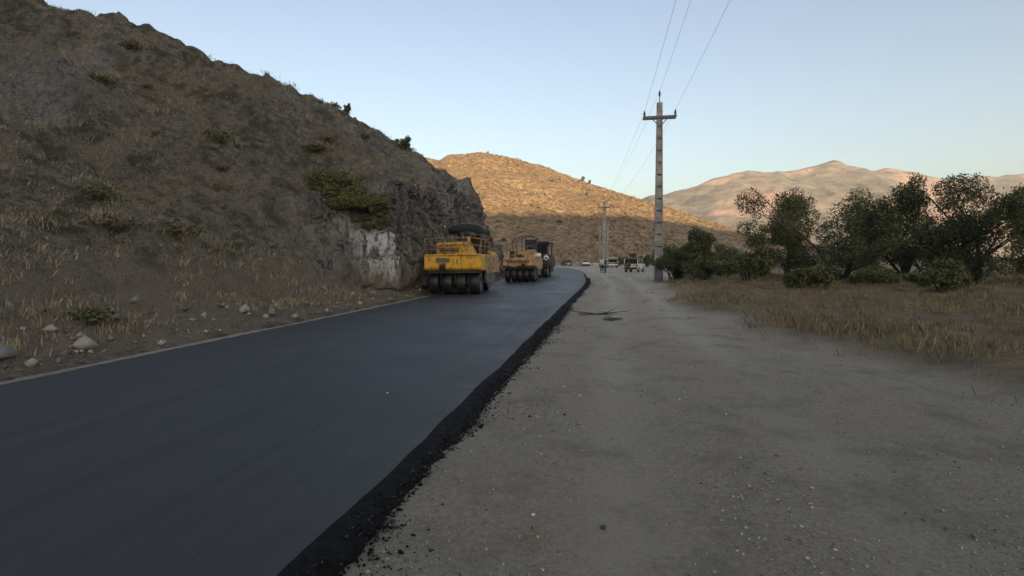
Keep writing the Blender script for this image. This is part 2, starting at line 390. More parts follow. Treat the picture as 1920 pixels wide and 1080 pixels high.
dc = mix(t, ramp(t, noise(t, 1.1, 5, .65), [(.5, 0.), (.62, .8)]), dc, (.075, .078, .045)); dc = mix(t, ramp(t, d3, [(.36, .75), (.5, 0.)]), dc, (.045, .04, .032))
scc = mix(t, d2, (.18, .148, .118), (.37, .31, .24)); scc = mix(t, ramp(t, d3, [(.55, 0.), (.7, .6)]), scc, (.3, .26, .2)); scc = mix(t, ramp(t, d3, [(.33, .6), (.45, 0.)]), scc, (.06, .05, .04))
c = mix(t, sc_, dc, scc); c = mix(t, rk, c, rc); t.links.new(c, b.inputs['Base Color']); b.inputs['Roughness'].default_value = .92; b.inputs['Specular IOR Level'].default_value = .2
hgt = mix(t, rk, math_(t, 'ADD', d3, d2), math_(t, 'ADD', r2, vo.outputs['Distance'])); bump(t, b, hgt, 1, .32)
hill = grid_mesh('rocky_hill', HX2[:, ::-1], HY2[:, ::-1], HZ[:, ::-1], m_hill, {'rock': rock[:, ::-1], 'white': white[:, ::-1], 'scree': scree[:, ::-1]}, smooth=False); tag(hill, kind='structure')

# ============================================================ FAR SUNLIT HILL
_sk = [(560, 262), (700, 268), (780, 290), (830, 302), (848, 290), (870, 287), (900, 285), (940, 291), (980, 300), (1010, 309), (1040, 321), (1070, 333), (1100, 345), (1150, 361), (1200, 379), (1250, 398), (1289, 416), (1350, 440), (1430, 462), (1520, 474)]
RD = 300.
_sx = [-190, -120] + [P(px, py, RD).x for px, py in _sk] + [190, 260]
_sz = [78, 74] + [P(px, py, RD).z for px, py in _sk] + [2, -1]
hx = np.linspace(-200, 240, 400); hy = np.r_[np.linspace(128, 318, 260), np.linspace(322, 420, 30)]
FX, FY = np.meshgrid(hx, hy)
Rz = np.interp(FX, _sx, _sz)
foot = 140 + 10*fbm(FX*.03, 0, 0, 2, 70) + np.clip(FX-60, 0, 200)*.15
u = np.clip((FY-foot)/(RD-foot), 0, 1)
prof = np.sin(u*math.pi/2)**1.0*.55 + u*.45
FZ = -.6 + Rz*prof
gul = ridge(FX*.035+.2*fbm(FY*.02, 0, 0, 2, 72), FY*.006, 0, 4, 71)
FZ = FZ - 2.6*np.clip(.55-gul, 0, 2)*np.sin(np.pi*np.clip(u, 0, 1)) + .55*fbm(FX*.12, FY*.12, 0, 5, 73)*sst(0, .2, u) + .25*fbm(FX*.5, FY*.5, 0, 3, 74)*sst(0, .1, u)
back = sst(RD, 430, FY); FZ = FZ - back*Rz*.8 - 2*sst(150, 128, FY)
m_far, t, b = nodes('dry_grass_hill')
a1 = noise(t, .05, 6, .6); a2 = noise(t, .45, 6, .72); a3 = noise(t, 1.6, 5, .7)
c = mix(t, ramp(t, a2, [(.36, 0.), (.64, 1.)]), (.105, .078, .052), (.52, .37, .215)); c = mix(t, ramp(t, a1, [(.42, 0.), (.62, .7)]), c, (.24, .16, .10))
c = mix(t, ramp(t, a3, [(.36, .85), (.5, 0.)]), c, (.075, .068, .04)); c = mix(t, ramp(t, noise(t, .18, 5, .6), [(.56, 0.), (.66, .6)]), c, (.19, .165, .13))
t.links.new(c, b.inputs['Base Color']); b.inputs['Roughness'].default_value = .95; b.inputs['Specular IOR Level'].default_value = .1
bump(t, b, math_(t, 'ADD', a2, a3), .9, 1.0)
fhill = grid_mesh('dry_hill', FX, FY, FZ, m_far); tag(fhill, kind='structure')
def sampler(X, Y, Zg):                # bilinear height on a regular grid
    xs, ys = X[0], Y[:, 0]
    def f(x, y):
        i = np.clip(np.searchsorted(xs, x)-1, 0, len(xs)-2); j = np.clip(np.searchsorted(ys, y)-1, 0, len(ys)-2)
        a = (x-xs[i])/(xs[i+1]-xs[i]); c_ = (y-ys[j])/(ys[j+1]-ys[j])
        return (Zg[j, i]*(1-a)+Zg[j, i+1]*a)*(1-c_)+(Zg[j+1, i]*(1-a)+Zg[j+1, i+1]*a)*c_
    return f
far_z = sampler(FX, FY, FZ)
from mathutils.bvhtree import BVHTree
def bvh(o):
    me = o.data; return BVHTree.FromPolygons([v.co for v in me.vertices], [tuple(p.vertices) for p in me.polygons])
HB = bvh(hill)
def hill_at(x, y):
    r = HB.ray_cast(Vector((x, y, 200)), Vector((0, 0, -1))); return (r[0], r[1]) if r[0] else (None, None)

# ============================================================ DISTANT MOUNTAINS
m_mt, t, b = nodes('bare_mountain')
a1 = noise(t, .006, 6, .6); a2 = noise(t, .04, 7, .7)
c = mix(t, ramp(t, a2, [(.35, 0.), (.65, 1.)]), (.10, .095, .075), (.24, .205, .155)); c = mix(t, ramp(t, a1, [(.5, 0.), (.6, 1.)]), c, (.33, .235, .185))
t.links.new(c, b.inputs['Base Color']); b.inputs['Roughness'].default_value = .95; bump(t, b, a2, .8, 8)
def mountain(name, skpx, D, depth, x0, x1, seed, n=220):
    xs = [P(px, py, D).x for px, py in skpx]; zs = [P(px, py, D).z for px, py in skpx]
    mx = np.linspace(x0, x1, n); my = np.linspace(D-depth, D+depth*.7, 90); X, Y = np.meshgrid(mx, my)
    u = np.clip(1-np.abs(Y-D)/np.where(Y < D, depth, depth*.7), 0, 1)
    Z = np.interp(X, xs, zs)*(u**.9) - 3
    Z = Z - (.20*np.interp(X, xs, zs))*np.clip(.7-ridge(X*4.5/D+seed, Y*2.0/D, 0, 5, seed), 0, 2)*np.sin(np.pi*u)*.7 + D*.004*fbm(X*30/D, Y*30/D, 0, 4, seed+3)*sst(0, .2, u)
    return tag(grid_mesh(name, X, Y, Z, m_mt), kind='structure')
mountain('distant_mountain', [(1000, 430), (1120, 398), (1180, 376), (1200, 368), (1222, 363), (1245, 361), (1262, 355), (1289, 349), (1330, 335), (1400, 318), (1470, 322), (1560, 300), (1640, 312), (1760, 330), (1920, 322), (2100, 350)], 1000, 420, -60, 1250, 5)
mountain('far_mountain', [(-600, 420), (-200, 405), (200, 400), (600, 410), (900, 440), (1100, 440), (1500, 420), (1800, 405), (2200, 400)], 1900, 600, -3200, 2600, 15)
# mountain behind the viewer: the evening sun stands low over it and it shades the valley floor
mx = np.linspace(-700, 900, 200); my = np.linspace(-760, -130, 80); X, Y = np.meshgrid(mx, my)
BH = BACK_H = 113.
u = np.clip(1-np.abs(Y+400)/np.where(Y > -400, 260, 340), 0, 1)
Z = (BH + 3*fbm(X*.012, 0, 0, 3, 90) - .016*(X-150))*u**.85*1.0 - 2 + 6*fbm(X*.02, Y*.02, 0, 4, 91)*np.sin(np.pi*u)
tag(grid_mesh('mountain_behind', X, Y, Z, m_mt), kind='structure')
# ============================================================ OBJECT MATERIALS
M_YEL = simple('yellow_paint', (.66, .37, .03), .5, var=.12, sc=2.2, dirt=(.19, .10, .045), dirt_amt=.45, dsc=3.2)
M_YELF = simple('faded_yellow_paint', (.58, .38, .15), .6, var=.16, sc=2.5, dirt=(.24, .15, .09), dirt_amt=.75, dsc=2.6)
M_RAIL = simple('orange_rail_paint', (.55, .30, .10), .6, var=.25, sc=8, dirt=(.14, .08, .05), dirt_amt=.8, dsc=9)
M_GREYP = simple('worn_grey_paint', (.16, .165, .165), .65, var=.25, sc=3, dirt=(.07, .065, .06), dirt_amt=.8, dsc=3)
M_BLACKM = simple('black_metal', (.018, .018, .019), .5, var=.3, sc=5, dirt=(.05, .045, .04), dirt_amt=.5)
M_RUST = simple('rusty_steel', (.10, .055, .035), .75, var=.4, sc=7, dirt=(.04, .025, .02), dirt_amt=1)
M_MAROON = simple('maroon_paint', (.085, .018, .016), .55, var=.3, sc=4, dirt=(.02, .016, .015), dirt_amt=.9)
M_CANV = simple('dark_canvas', (.013, .022, .02), .8, var=.3, sc=3, bmp=.01)
M_WHITE = simple('white_plastic', (.62, .62, .6), .5, var=.08, dirt=(.4, .38, .34), dirt_amt=.4)
M_RUB = simple('tyre_rubber', (.005, .005, .006), .5, var=.3, sc=3, dirt=(.014, .014, .014), dirt_amt=.6, dsc=1.4)
M_RUBD = simple('dusty_rubber', (.03, .03, .029), .85, var=.3, sc=8, dirt=(.09, .08, .07), dirt_amt=.6, dsc=4)
M_LET = simple('black_lettering', (.02, .015, .012), .6)
M_VENT = simple('vent_mesh_grey', (.11, .105, .085), .8, var=.2, sc=30)
M_SEAT = simple('seat_vinyl', (.02, .02, .022), .6)
M_GLASS, t, b = nodes('car_glass'); b.inputs['Base Color'].default_value = (.012, .016, .018, 1); b.inputs['Roughness'].default_value = .12
M_CARW = simple('white_car_paint', (.62, .62, .6), .35, var=.04, sc=3, dirt=(.42, .39, .34), dirt_amt=.5, dsc=1.5)
M_CARC = simple('cream_car_paint', (.56, .56, .5), .4, var=.05, sc=3, dirt=(.35, .32, .26), dirt_amt=.6, dsc=1.5)
M_CARD = simple('dark_car_paint', (.03, .032, .036), .3, var=.1, sc=3)
M_TRIM = simple('black_trim', (.02, .02, .02), .6)
M_RED = simple('red_lens', (.3, .02, .015), .25, var=.05)
M_AMB = simple('amber_lens', (.5, .18, .02), .25, var=.05)
M_RIM = simple('steel_rim', (.3, .3, .3), .4, .6)
M_CONC = simple('weathered_concrete', (.36, .355, .345), .9, var=.16, sc=1.3, dirt=(.22, .218, .21), dirt_amt=.7, dsc=.9, bmp=.01)
M_INS = simple('brown_porcelain', (.06, .045, .04), .3, var=.1)
M_STEEL = simple('galvanised_steel', (.10, .11, .12), .55, .3, var=.2)
M_WIRE = simple('aluminium_wire', (.16, .17, .19), .5, .3)

def wheel(parent, x, y, r, w, rim_mat, name='wheel', tread=True, rub=None):
    """tyre roller wheel: smooth wide tyre with rounded shoulders, dished rim"""
    h = w/2
    T = MB(); T.lathe([(r*.56, -h*.86), (r*.80, -h), (r*.93, -h*.93), (r*.985, -h*.7), (r, -h*.35), (r, h*.35), (r*.985, h*.7), (r*.93, h*.93), (r*.80, h), (r*.56, h*.86)], (x, y, r))
    o = T.build(name, rub or M_RUB, parent)
    Rm = MB(); Rm.lathe([(r*.57, -h*.86), (r*.5, -h*.8), (r*.42, -h*.35), (r*.12, -h*.3), (.001, -h*.3)], (x, y, r)); Rm.lathe([(.001, h*.3), (r*.12, h*.3), (r*.42, h*.35), (r*.5, h*.8), (r*.57, h*.86)], (x, y, r))
    for k in range(6):
        q = k*math.pi/3
        for sgn in (-1, 1):
            c = Vector((x+sgn*h*.36, y+math.cos(q)*r*.25, r+math.sin(q)*r*.25)); Rm.ball(c, .018, 6, 4)
    Rm.build('rim', rim_mat, o); return o

def tyre_roller(name, label, cat, loc, rz, W=2.45, style=1):
    """rear at local y=0, nose towards +y"""
    t = thing(name, label, cat, loc, rz, 'road rollers parked in line on the new asphalt')
    h = W/2
    yel = {1: M_YEL, 2: M_YELF, 3: M_MAROON}[style]; sidem = {1: M_YELF, 2: M_YELF, 3: M_MAROON}[style]
    low = {1: M_GREYP, 2: M_GREYP, 3: M_BLACKM}[style]
    zt, zb = {1: (1.755, 1.06), 2: (1.64, .99), 3: (1.72, 1.04)}[style]
    # ---- tyres
    n = 4 if style != 2 else 5
    r = .48; pit = (W-.03)/n; tw = pit*.73
    for k in range(n): wheel(t, -h+.015+pit*(k+.5), .62, r, tw, M_GREYP, 'rear_wheel')
    for k in range(n-1): wheel(t, -h+.015+pit*(k+1), 3.75, r, tw, M_GREYP, 'front_wheel')
    A = MB(); A.tube([(-h+.2, .62, r), (h-.2, .62, r)], .07)
    for k in range(n-1):
        x = -h+.015+pit*(k+1); A.box(x-.04, x+.04, .45, .8, .42, zb-.02)
    A.cut(); A.tube([(-h+.7, 3.75, r), (h-.7, 3.75, r)], .07); A.box(-.25, .25, 3.4, 4.0, .9, zb); A.build('axle', M_BLACKM, t)
    # ---- chassis under the body
    U = MB(); U.box(-h+.12, h-.12, .16, 4.2, zb-.11, zb+.01); U.box(-h+.3, h-.3, .3, .9, zb-.15, zb-.1); U.build('chassis', M_BLACKM, t)
    # ---- rear ballast box: sloped underside, chamfered corners
    B = MB()
    ch = .07
    prof = [(0+ch, zt), (0, zt-.05), (0, zb+.10), (.10, zb), (1.25, zb), (1.25, zt)]
    B.prism(prof, -h, h, 'x'); body = B.build('rear_body', yel, t, .025)
    # recessed oval vent, left of centre
    vx = -.42; V = MB(); pts = [(vx + .32*math.copysign(abs(math.cos(a))**.5, math.cos(a)), zt-.26 + .115*math.copysign(abs(math.sin(a))**.6, math.sin(a))) for a in np.linspace(0, 2*math.pi, 28, endpoint=False)]
    if style == 1:
        V.prism(pts, -.012, .02, 'y'); V.build('oval_vent', M_VENT, t)
        F = MB(); F.tube([(p[0], -.012, p[1]) for p in pts + pts[:1]], .018, 6); F.build('vent_rim', M_YEL, t)
    # tow hook and bracket
    Hk = MB(); hx_ = -.42 if style == 1 else .25
    Hk.box(hx_-.13, hx_+.13, -.05, .02, zb+.02, zb+.26); Hk.box(hx_-.10, hx_-.06, -.2, -.04, zb+.06, zb+.2); Hk.box(hx_+.06, hx_+.10, -.2, -.04, zb+.06, zb+.2); Hk.tube([(hx_, -.14, zb-.02), (hx_, -.14, zb+.28)], .022)
    Hk.build('tow_bracket', M_RUST, t)
    if style == 1:
        Rb = MB()   # raised rib, bolts and welded patch scars on the rear sheet
        Rb.box(-h+.05, h-.05, -.012, .004, zt-.075, zt-.045)
        for x, z in ((-h+.62, zt-.2), (.05, zt-.33), (.38, zt-.22), (.5, zt-.3), (.95, zt-.13), (1.0, zt-.36)): Rb.cut(); Rb.ball((x, -.005, z), .024, 8, 5)
        Rb.cut(); Rb.box(.2, .24, -.006, .003, zb+.25, zb+.5); Rb.build('rear_fitting', M_RUST, t)
    # ---- side bodies: upper yellow sheets and grey skirts between the axles
    for sgn in (-1, 1):
        x0, x1 = (h-.10, h+.015) if sgn > 0 else (-h-.015, -h+.10)
        S = MB(); S.prism([(1.0, zb+.02), (1.16, zb-.10), (1.3, zb-.16), (4.25, zb-.16), (4.25, zt-.03), (1.0, zt-.03)], x0, x1, 'x'); sp = S.build('side_panel', sidem, t, .015)
        K = MB(); K.prism([(1.32, .42), (3.05, .42), (3.12, .5), (3.12, zb-.165), (1.24, zb-.165), (1.24, .5)], x0+.004, x1-.006, 'x'); K.build('side_skirt', low, t, .012)
        D = MB()
        for y, z in ((1.6, 1.62), (1.6, 1.2), (2.9, 1.62), (2.9, 1.2), (1.75, .72)):
            D.cut(); xx = x1 if sgn > 0 else x0; z += zt-1.86 if z > 1 else 0; D.box(min(xx, xx+sgn*.012), max(xx, xx+sgn*.012), y-.05, y+.05, z-.04, z+.06)
        D.cut(); D.box(*( (x1-.004, x1+.02) if sgn > 0 else (x0-.02, x0+.004)), 1.4, 3.0, .44, .48)
        D.build('panel_catch', M_RUST, sp)
    # deck and front body
    Dk = MB(); Dk.box(-h+.1, h-.1, 1.25, 3.0, zt-.16, zt-.035); Dk.build('deck', M_BLACKM, t)
    Fb = MB(); Fb.prism([(3.0, zb), (4.25, zb), (4.42, 1.2), (4.42, zt+.02), (4.2, zt+.14), (3.0, zt+.16)], -h+.1, h-.1, 'x'); Fb.build('front_body', yel, t, .04)
    # ---- per style superstructure
    if style == 1:
        # handrail round the rear platform
        Rl = MB(); zr = zt+.66; rr = .026
        path = [(-h+.03, 1.9, zr), (-h+.03, .05, zr), (h-.5, .05, zr+.05), (h-.06, .35, zr), (h-.06, 2.1, zr-.02)]
        Rl.tube(path, rr); Rl.tube([(p[0], p[1], p[2]-.30) for p in path], rr)
        for x, y in ((-h+.03, .05), (-h+.03, .9), (-h+.03, 1.9), (-.35, .05), (h-.06, .35), (h-.06, 1.2), (h-.06, 2.1)): Rl.tube([(x, y, zt-.03), (x, y, zr)], rr)
        Rl.build('handrail', M_RAIL, t)
        Ps = MB(); Ps.box(h-.55, h-.47, .02, .10, zt-.05, zr+.09); Ps.build('rail_post', M_YEL, t, .01)
        Bx = MB(); Bx.box(h-.17, h-.07, .42, .5, zt-.03, zt+.42); Bx.build('corner_post', M_RAIL, t)
        # engine hood with slanted right side and recessed band
        Hd = MB(); Hd.prism([(-.78, zt-.02), (.72, zt-.02), (.42, zt+.56), (-.72, zt+.50), (-.80, zt+.42)], .35, 1.9, 'y'); hood = Hd.build('engine_hood', M_YEL, t, .03)
        Bd = MB(); Bd.box(-.64, .22, .33, .36, zt+.10, zt+.23); Bd.build('hood_window', M_GREYP, hood); Bd = MB(); Bd.box(-.68, .26, .318, .352, zt+.25, zt+.28); Bd.cut(); Bd.box(-.68, .26, .318, .352, zt+.05, zt+.08); Bd.cut(); Bd.box(-.6, .3, .33, .352, zt+.36, zt+.45); Bd.build('hood_trim', M_RAIL, hood)
        Dt = MB(); Dt.lathe([(.001, .30), (.09, .30), (.11, .34), (.11, .37)], (.40, 0, zt+.20), 'y', 16); Dt.build('headlamp', M_YEL, hood)
        St = MB(); St.box(.35, .85, 2.2, 2.7, zt+.1, zt+.28); St.box(.35, .85, 2.12, 2.24, zt+.28, zt+.85); St.build('seat', M_SEAT, t, .04)
        Cn = MB(); Cn.box(.2, .95, 2.95, 3.1, zt, zt+.55); Cn.tube([(.58, 2.95, zt+.5), (.58, 2.78, zt+.62)], .03); Cn.lathe([(.2, -.015), (.22, 0), (.2, .015)], (.58, 2.75, zt+.64), 'y', 20); Cn.build('steering_column', M_BLACKM, t)
        # canopy: sagging dark tarp over bowed tube frame
        zc = 2.9; Fm = MB(); cx0, cx1, cy0, cy1 = -.5, 1.03, 1.25, 3.2
        for x, y in ((cx0+.3, cy0+.2), (cx1-.08, cy0+.2), (cx0+.3, cy1-.1), (cx1-.08, cy1-.1)): Fm.cut(); Fm.tube([(x, y, zt-.05), (x, y, zc+.05)], .024)
        Fm.cut(); Fm.tube([(cx1-.10, cy0+.1, 2.8), (cx1+.03, cy0-.1, 2.6), (cx1+.08, cy0-.2, 2.3), (cx1-.02, cy0-.2, zt)], .018)
        Fm.cut(); Fm.tube([(cx0-.1, cy0-.02, zc+.1), (cx0+.1, cy0, zc+.16), (.27, cy0, zc+.25), (cx1-.2, cy0, zc+.19), (cx1+.06, cy0, zc+.04)], .02)
        Fm.build('canopy_tube', M_GREYP, t)
        Cy = MB(); nx, ny = 17, 9; vs_ = []; fs = []
        for j in range(ny):
            for i in range(nx):
                a, c_ = i/(nx-1), j/(ny-1); x = cx0+(cx1-cx0)*a; y = cy0+(cy1-cy0)*c_
                top = zc+.02+.22*(1-(2*a-1)**2)**.75 + .02*math.sin(9*a+4*c_)
                vs_.append((x, y, top))
        k_ = nx*ny
        for i in range(nx):        # rear valance hanging down
            a = i/(nx-1); vs_.append((cx0+(cx1-cx0)*a, cy0-.04, zc-.13+.03*math.sin(13*a)+.10*(abs(2*a-1)**3)*(-1 if a > .5 else 1)))
        for j in range(ny-1):
            for i in range(nx-1): fs.append((j*nx+i, j*nx+i+1, (j+1)*nx+i+1, (j+1)*nx+i))
        for i in range(nx-1): fs.append((i, i+1, k_+i+1, k_+i))
        for xx, i in ((cx0, 0), (cx1, nx-1)):      # side valances
            b0 = len(vs_)
            for j in range(ny): vs_.append((xx, cy0+(cy1-cy0)*j/(ny-1), zc-.20+.03*math.sin(j*2.1)))
            for j in range(ny-1): fs.append((j*nx+i, (j+1)*nx+i, b0+j+1, b0+j))
        Cy.add(vs_, fs, True); cy = Cy.build('canopy', M_CANV, t); so_ = cy.modifiers.new('t', 'SOLIDIFY'); so_.thickness = .02
        Lp = MB(); Lp.ball((cx0-.14, cy0-.05, zc+.12), .04); Lp.build('work_light', M_WHITE, t)
        Ex = MB(); Ex.tube([(-.1, 1.7, zt+.4), (-.1, 1.7, 2.7), (-.1, 1.62, 2.8)], .04); Ex.build('exhaust_pipe', M_BLACKM, t)
    if style == 2:
        zt = 1.64
        Hd = MB(); Hd.prism([(.28, zt-.01), (1.02, zt-.01), (1.0, zt+.40), (.92, zt+.52), (.42, zt+.52), (.28, zt+.36)], .15, 2.0, 'y'); Hd.build('fuel_tank', M_YELF, t, .04)
        Hl = MB(); Hl.box(-.78, -.34, .5, 1.3, zt+.42, zt+.60); Hl.box(-.78, -.70, .5, 1.3, zt, zt+.44); Hl.box(-.45, -.34, .5, 1.3, zt, zt+.44); Hl.cut(); Hl.box(-.3, .2, .9, 1.6, zt, zt+.5); Hl.build('air_cleaner_box', M_YELF, t, .03)
        En = MB(); En.box(-.66, -.48, .7, 1.3, zt, zt+.4); En.box(-.5, .28, .6, 1.5, zt, zt+.22); En.build('engine_block', M_RUST, t, .02)
        for k, (x, z) in enumerate(((-.55, zt+.14), (-.2, zt+.16), (.12, zt+.12))):
            Hs = MB(); Hs.tube([(x, .2, zt), (x+.02, .15, z), (x+.22, .2, z+.1)], .03); Hs.build('hose', M_RAIL, t)
        Fm = MB(); rr = .03; zc = 3.12; y0, y1 = 1.2, 3.0
        for y in (y0, y1):
            Fm.tube([(-.66, y, zt), (-.66, y, 2.72), (-.4, y, 2.95), (.0, y, zc-.02), (.45, y, zc), (.85, y, zc-.06), (1.02, y, zc-.2), (1.08, y, 2.5), (1.1, y, zt)], rr)
            Fm.tube([(.02, y, zt), (.02, y, zc-.02)], rr)
        for x, z in ((-.66, 2.72), (.45, zc), (1.02, zc-.2)): Fm.tube([(x, y0, z), (x, y1, z)], rr)
        Fm.tube([(-.66, y0, 2.72), (-.98, y0-.3, 2.4), (-1.0, y0-.3, zt)], .016); Fm.build('roof_frame', M_BLACKM, t)
        Bk = MB(); Bk.box(.12, .92, 2.0, 2.14, zt+.62, 2.9); Bk.box(.2, .85, 2.0, 2.6, zt+.4, zt+.6); Bk.build('seat', M_SEAT, t, .06)
        Sw = MB(); Sw.tube([(.25, 1.2, zt+.5), (.4, 1.2, zt+.82), (.75, 1.2, zt+.82), (.98, 1.2, zt+.5)], .03); Sw.cut(); Sw.tube([(.98, 1.25, zt+.3), (.96, 1.25, zt+.85), (.86, 1.3, zt+.9)], .04); Sw.build('hand_guard', M_GREYP, t)
        Tk = MB(); Tk.tube([(1.0, .85, zt+.14), (1.34, .85, zt+.14)], .16, 16); Tk.build('water_can', M_WHITE, t, .02)
        txt = bpy.data.curves.new('lettering', 'FONT'); txt.body = 'KAWASAKI'; txt.size = .27; txt.extrude = .004; txt.align_x = 'CENTER'; txt.space_character = 1.12; txt.offset = .012
        tmp = bpy.data.objects.new('tmp', txt); scene.collection.objects.link(tmp); dg = bpy.context.evaluated_depsgraph_get()
        me = bpy.data.meshes.new_from_object(tmp.evaluated_get(dg)); bpy.data.objects.remove(tmp)
        me.materials.clear(); me.materials.append(M_LET); lo = link(bpy.data.objects.new('lettering', me), body); lo.rotation_euler = (R(90), 0, 0); lo.location = (-.1, -.008, zt-.36)
        Pt = MB(); Pt.box(-h+.04, -h+.48, -.02, .01, zb-.02, zb+.12); Pt.cut(); Pt.box(-.2, h-.12, -.02, .01, zb-.02, zb+.13); Pt.build('bumper_plate', M_RUST, t)
    if style == 3:
        Fm = MB(); zc = 2.86; y0, y1 = .7, 3.1
        for x in (-.8, .93):
            for y in (y0, y1): Fm.cut(); Fm.tube([(x, y, zt), (x, y, zc)], .035)
        Fm.build('roof_post', M_BLACKM, t)
        Rf = MB(); Rf.prism([(-.98, zc), (-1.0, zc+.05), (-.8, zc+.13), (.95, zc+.13), (1.12, zc+.05), (1.1, zc)], y0-.25, y1+.25, 'y'); Rf.build('flat_roof', M_BLACKM, t, .02)
        Wn = MB(); Wn.box(-.74, .86, y0+.01, y0+.05, zt+.28, zc-.1); Wn.build('rear_screen', M_GLASS, t)
        Eh = MB(); Eh.prism([(-.8, zt-.02), (.8, zt-.02), (.75, zt+.25), (-.75, zt+.25)], .1, 1.2, 'y'); Eh.build('engine_hood', M_MAROON, t, .04)
        Sg = MB(); Sg.lathe([(.001, -.035), (.2, -.035), (.21, -.02), (.2, 0)], (.86, 0, zt-.08), 'y', 24); Sg.build('round_disc', M_WHITE, t)
        Sc = MB(); Sc.lathe([(.001, -.052), (.07, -.05), (.09, -.036)], (.88, 0, zt-.10), 'y', 16); Sc.build('disc_centre', M_BLACKM, t)
        Ld = MB(); Ld.tube([(h+.05, 1.5, .6), (h+.05, 1.5, 1.9)], .02); Ld.tube([(h+.05, 1.9, .6), (h+.05, 1.9, 1.9)], .02)
        for z in (.7, 1.0, 1.3, 1.6): Ld.tube([(h+.05, 1.5, z), (h+.05, 1.9, z)], .015)
        Ld.build('ladder', M_GREYP, t)
    return t
tyre_roller('road_roller', 'yellow tyre roller with handrail and dark green tarp canopy, nearest machine of the line', 'road roller', (-2.56, 22.9, .10), -R(9), 2.5, 1)
tyre_roller('road_roller', 'faded yellow tyre roller with bare roof frame and black lettering on its rear', 'road roller', (.5, 35.3, .10), -R(9), 2.2, 2)
tyre_roller('road_roller', 'dark maroon roller with flat black roof and round white disc, behind the faded yellow one', 'road roller', (1.95, 43.6, .10), -R(12), 2.1, 3)
t4 = tyre_roller('road_roller', 'black roofed roller at the head of the line, mostly hidden by the maroon one', 'road roller', (2.45, 51.0, .10), -R(12), 2.0, 3)
for ch in t4.children:
    if ch.name.startswith(('round_disc', 'disc_centre')): bpy.data.objects.remove(ch)

# ============================================================ UTILITY POLES
def h_pole(name, label, loc, H, wb, wt, rz, arm=True, group='concrete poles of the power line'):
    t = thing(name, label, 'utility pole', loc, rz, group)
    W = lambda z: wb + (wt-wb)*z/H
    D = lambda z: .8*W(z)
    S = MB(); lev = np.arange(0, H-.9, .83)
    fl = lambda z: .17*W(z)
    for sgn in (-1, 1):                       # two tapered flanges
        v = []
        for z in (-.6, H):
            w_, d, f_ = W(z)/2, D(z)/2, fl(z)
            for x in (sgn*w_, sgn*(w_-f_)):
                for y in (-d, d): v.append((x, y, z))
        S.add(v, [(0, 1, 3, 2), (4, 6, 7, 5), (0, 4, 5, 1), (2, 3, 7, 6), (0, 2, 6, 4), (1, 5, 7, 3)])
    for k, z0 in enumerate(lev):              # web panels with a slot between each two
        z1 = (lev[k+1]-.12) if k < len(lev)-1 else H
        if k == 0: z0 = -.6
        v = []
        for z in (z0, z1):
            w_, d, f_ = W(z)/2 - fl(z), D(z)*.40, 0
            for x in (-w_, w_):
                for y in (-d, d): v.append((x, y, z))
        S.add(v, [(0, 1, 3, 2), (4, 6, 7, 5), (0, 4, 5, 1), (2, 3, 7, 6), (0, 2, 6, 4), (1, 5, 7, 3)])
        z = z1+.05; w_, d = W(z)/2-fl(z)-.002, D(z)*.06
        if k < len(lev)-1: S.box(-w_, w_, -d, d, z1-.02, z1+.14)
    S.box(-wt/2+.002, wt/2-.002, -.8*wt/2+.002, .8*wt/2-.002, H-.5, H+.006)
    S.build('shaft', M_CONC, t)
    tips = []
    if arm:
        za = H-1.0; yb = -D(za)/2-.06
        A = MB(); A.box(-1.12, 1.12, yb-.045, yb+.045, za-.075, za+.075); A.cut(); A.box(-1.12, 1.12, -yb-.045, -yb+.045, za-.075, za+.075); A.build('crossarm', M_STEEL, t)
        Br = MB()
        for sgn in (-1, 1): Br.cut(); Br.tube([(sgn*.56, yb, za-.06), (sgn*W(za)*.5, yb, za-.48)], .032, 6)
        Br.build('arm_brace', M_STEEL, t)
        for x, z, y in ((-1.03, za+.07, yb), (0, H+.45, 0), (1.03, za+.07, yb)):
            I = MB()
            if x == 0:
                I.tube([(0, 0, H-.02), (0, 0, z+.02)], .03); 
            I.lathe([(.02, 0), (.075, .03), (.05, .10), (.10, .13), (.055, .19), (.085, .22), (.045, .30), (.05, .34), (.03, .38), (.001, .39)], (x, y, z), 'z', 12)
            I.build('insulator', M_INS, t); tips.append(Matrix.Rotation(rz, 4, 'Z') @ Vector((x, y, z+.36)) + Vector(loc))
    return t, tips
b1 = P(1234.5, 528, 37.5)
p1, tip1 = h_pole('concrete_pole', 'tall concrete pole with crossarm rising from the bush, nearest of the poles', (b1.x, 37.5, 0), 12.35, .60, .37, -R(9))
x2 = P(1133, 500, 100).x
p2, tip2 = h_pole('concrete_pole', 'distant tall concrete pole with crossarm, the taller one behind the two people', (x2, 100, 0), 12.2, .78, .46, -R(9))
x3 = P(1139.5, 500, 112).x
h_pole('concrete_pole', 'short concrete pole without crossarm close behind the distant tall pole', (x3, 112, 0), 8.8, .42, .3, -R(9), arm=False, group='bare concrete poles')
Sp = MB(); Sp.tube([(0, 0, -.4), (0, 0, 7.6)], [.17, .12], 12); Sp.tube([(0, 0, 7.3), (0, 0, 7.42)], .16, 12); x4 = P(1124.5, 490, 105)
sp_ = Sp.build('slim_pole', M_CONC); sp_.location = (x4.x, 105, 0); tag(sp_, 'slim pale pole left of the distant tall concrete pole', 'utility pole')
_, tip0 = h_pole('concrete_pole', 'concrete pole of the power line behind the viewer', (-.45, -24, 0), 12.35, .60, .37, -R(9))
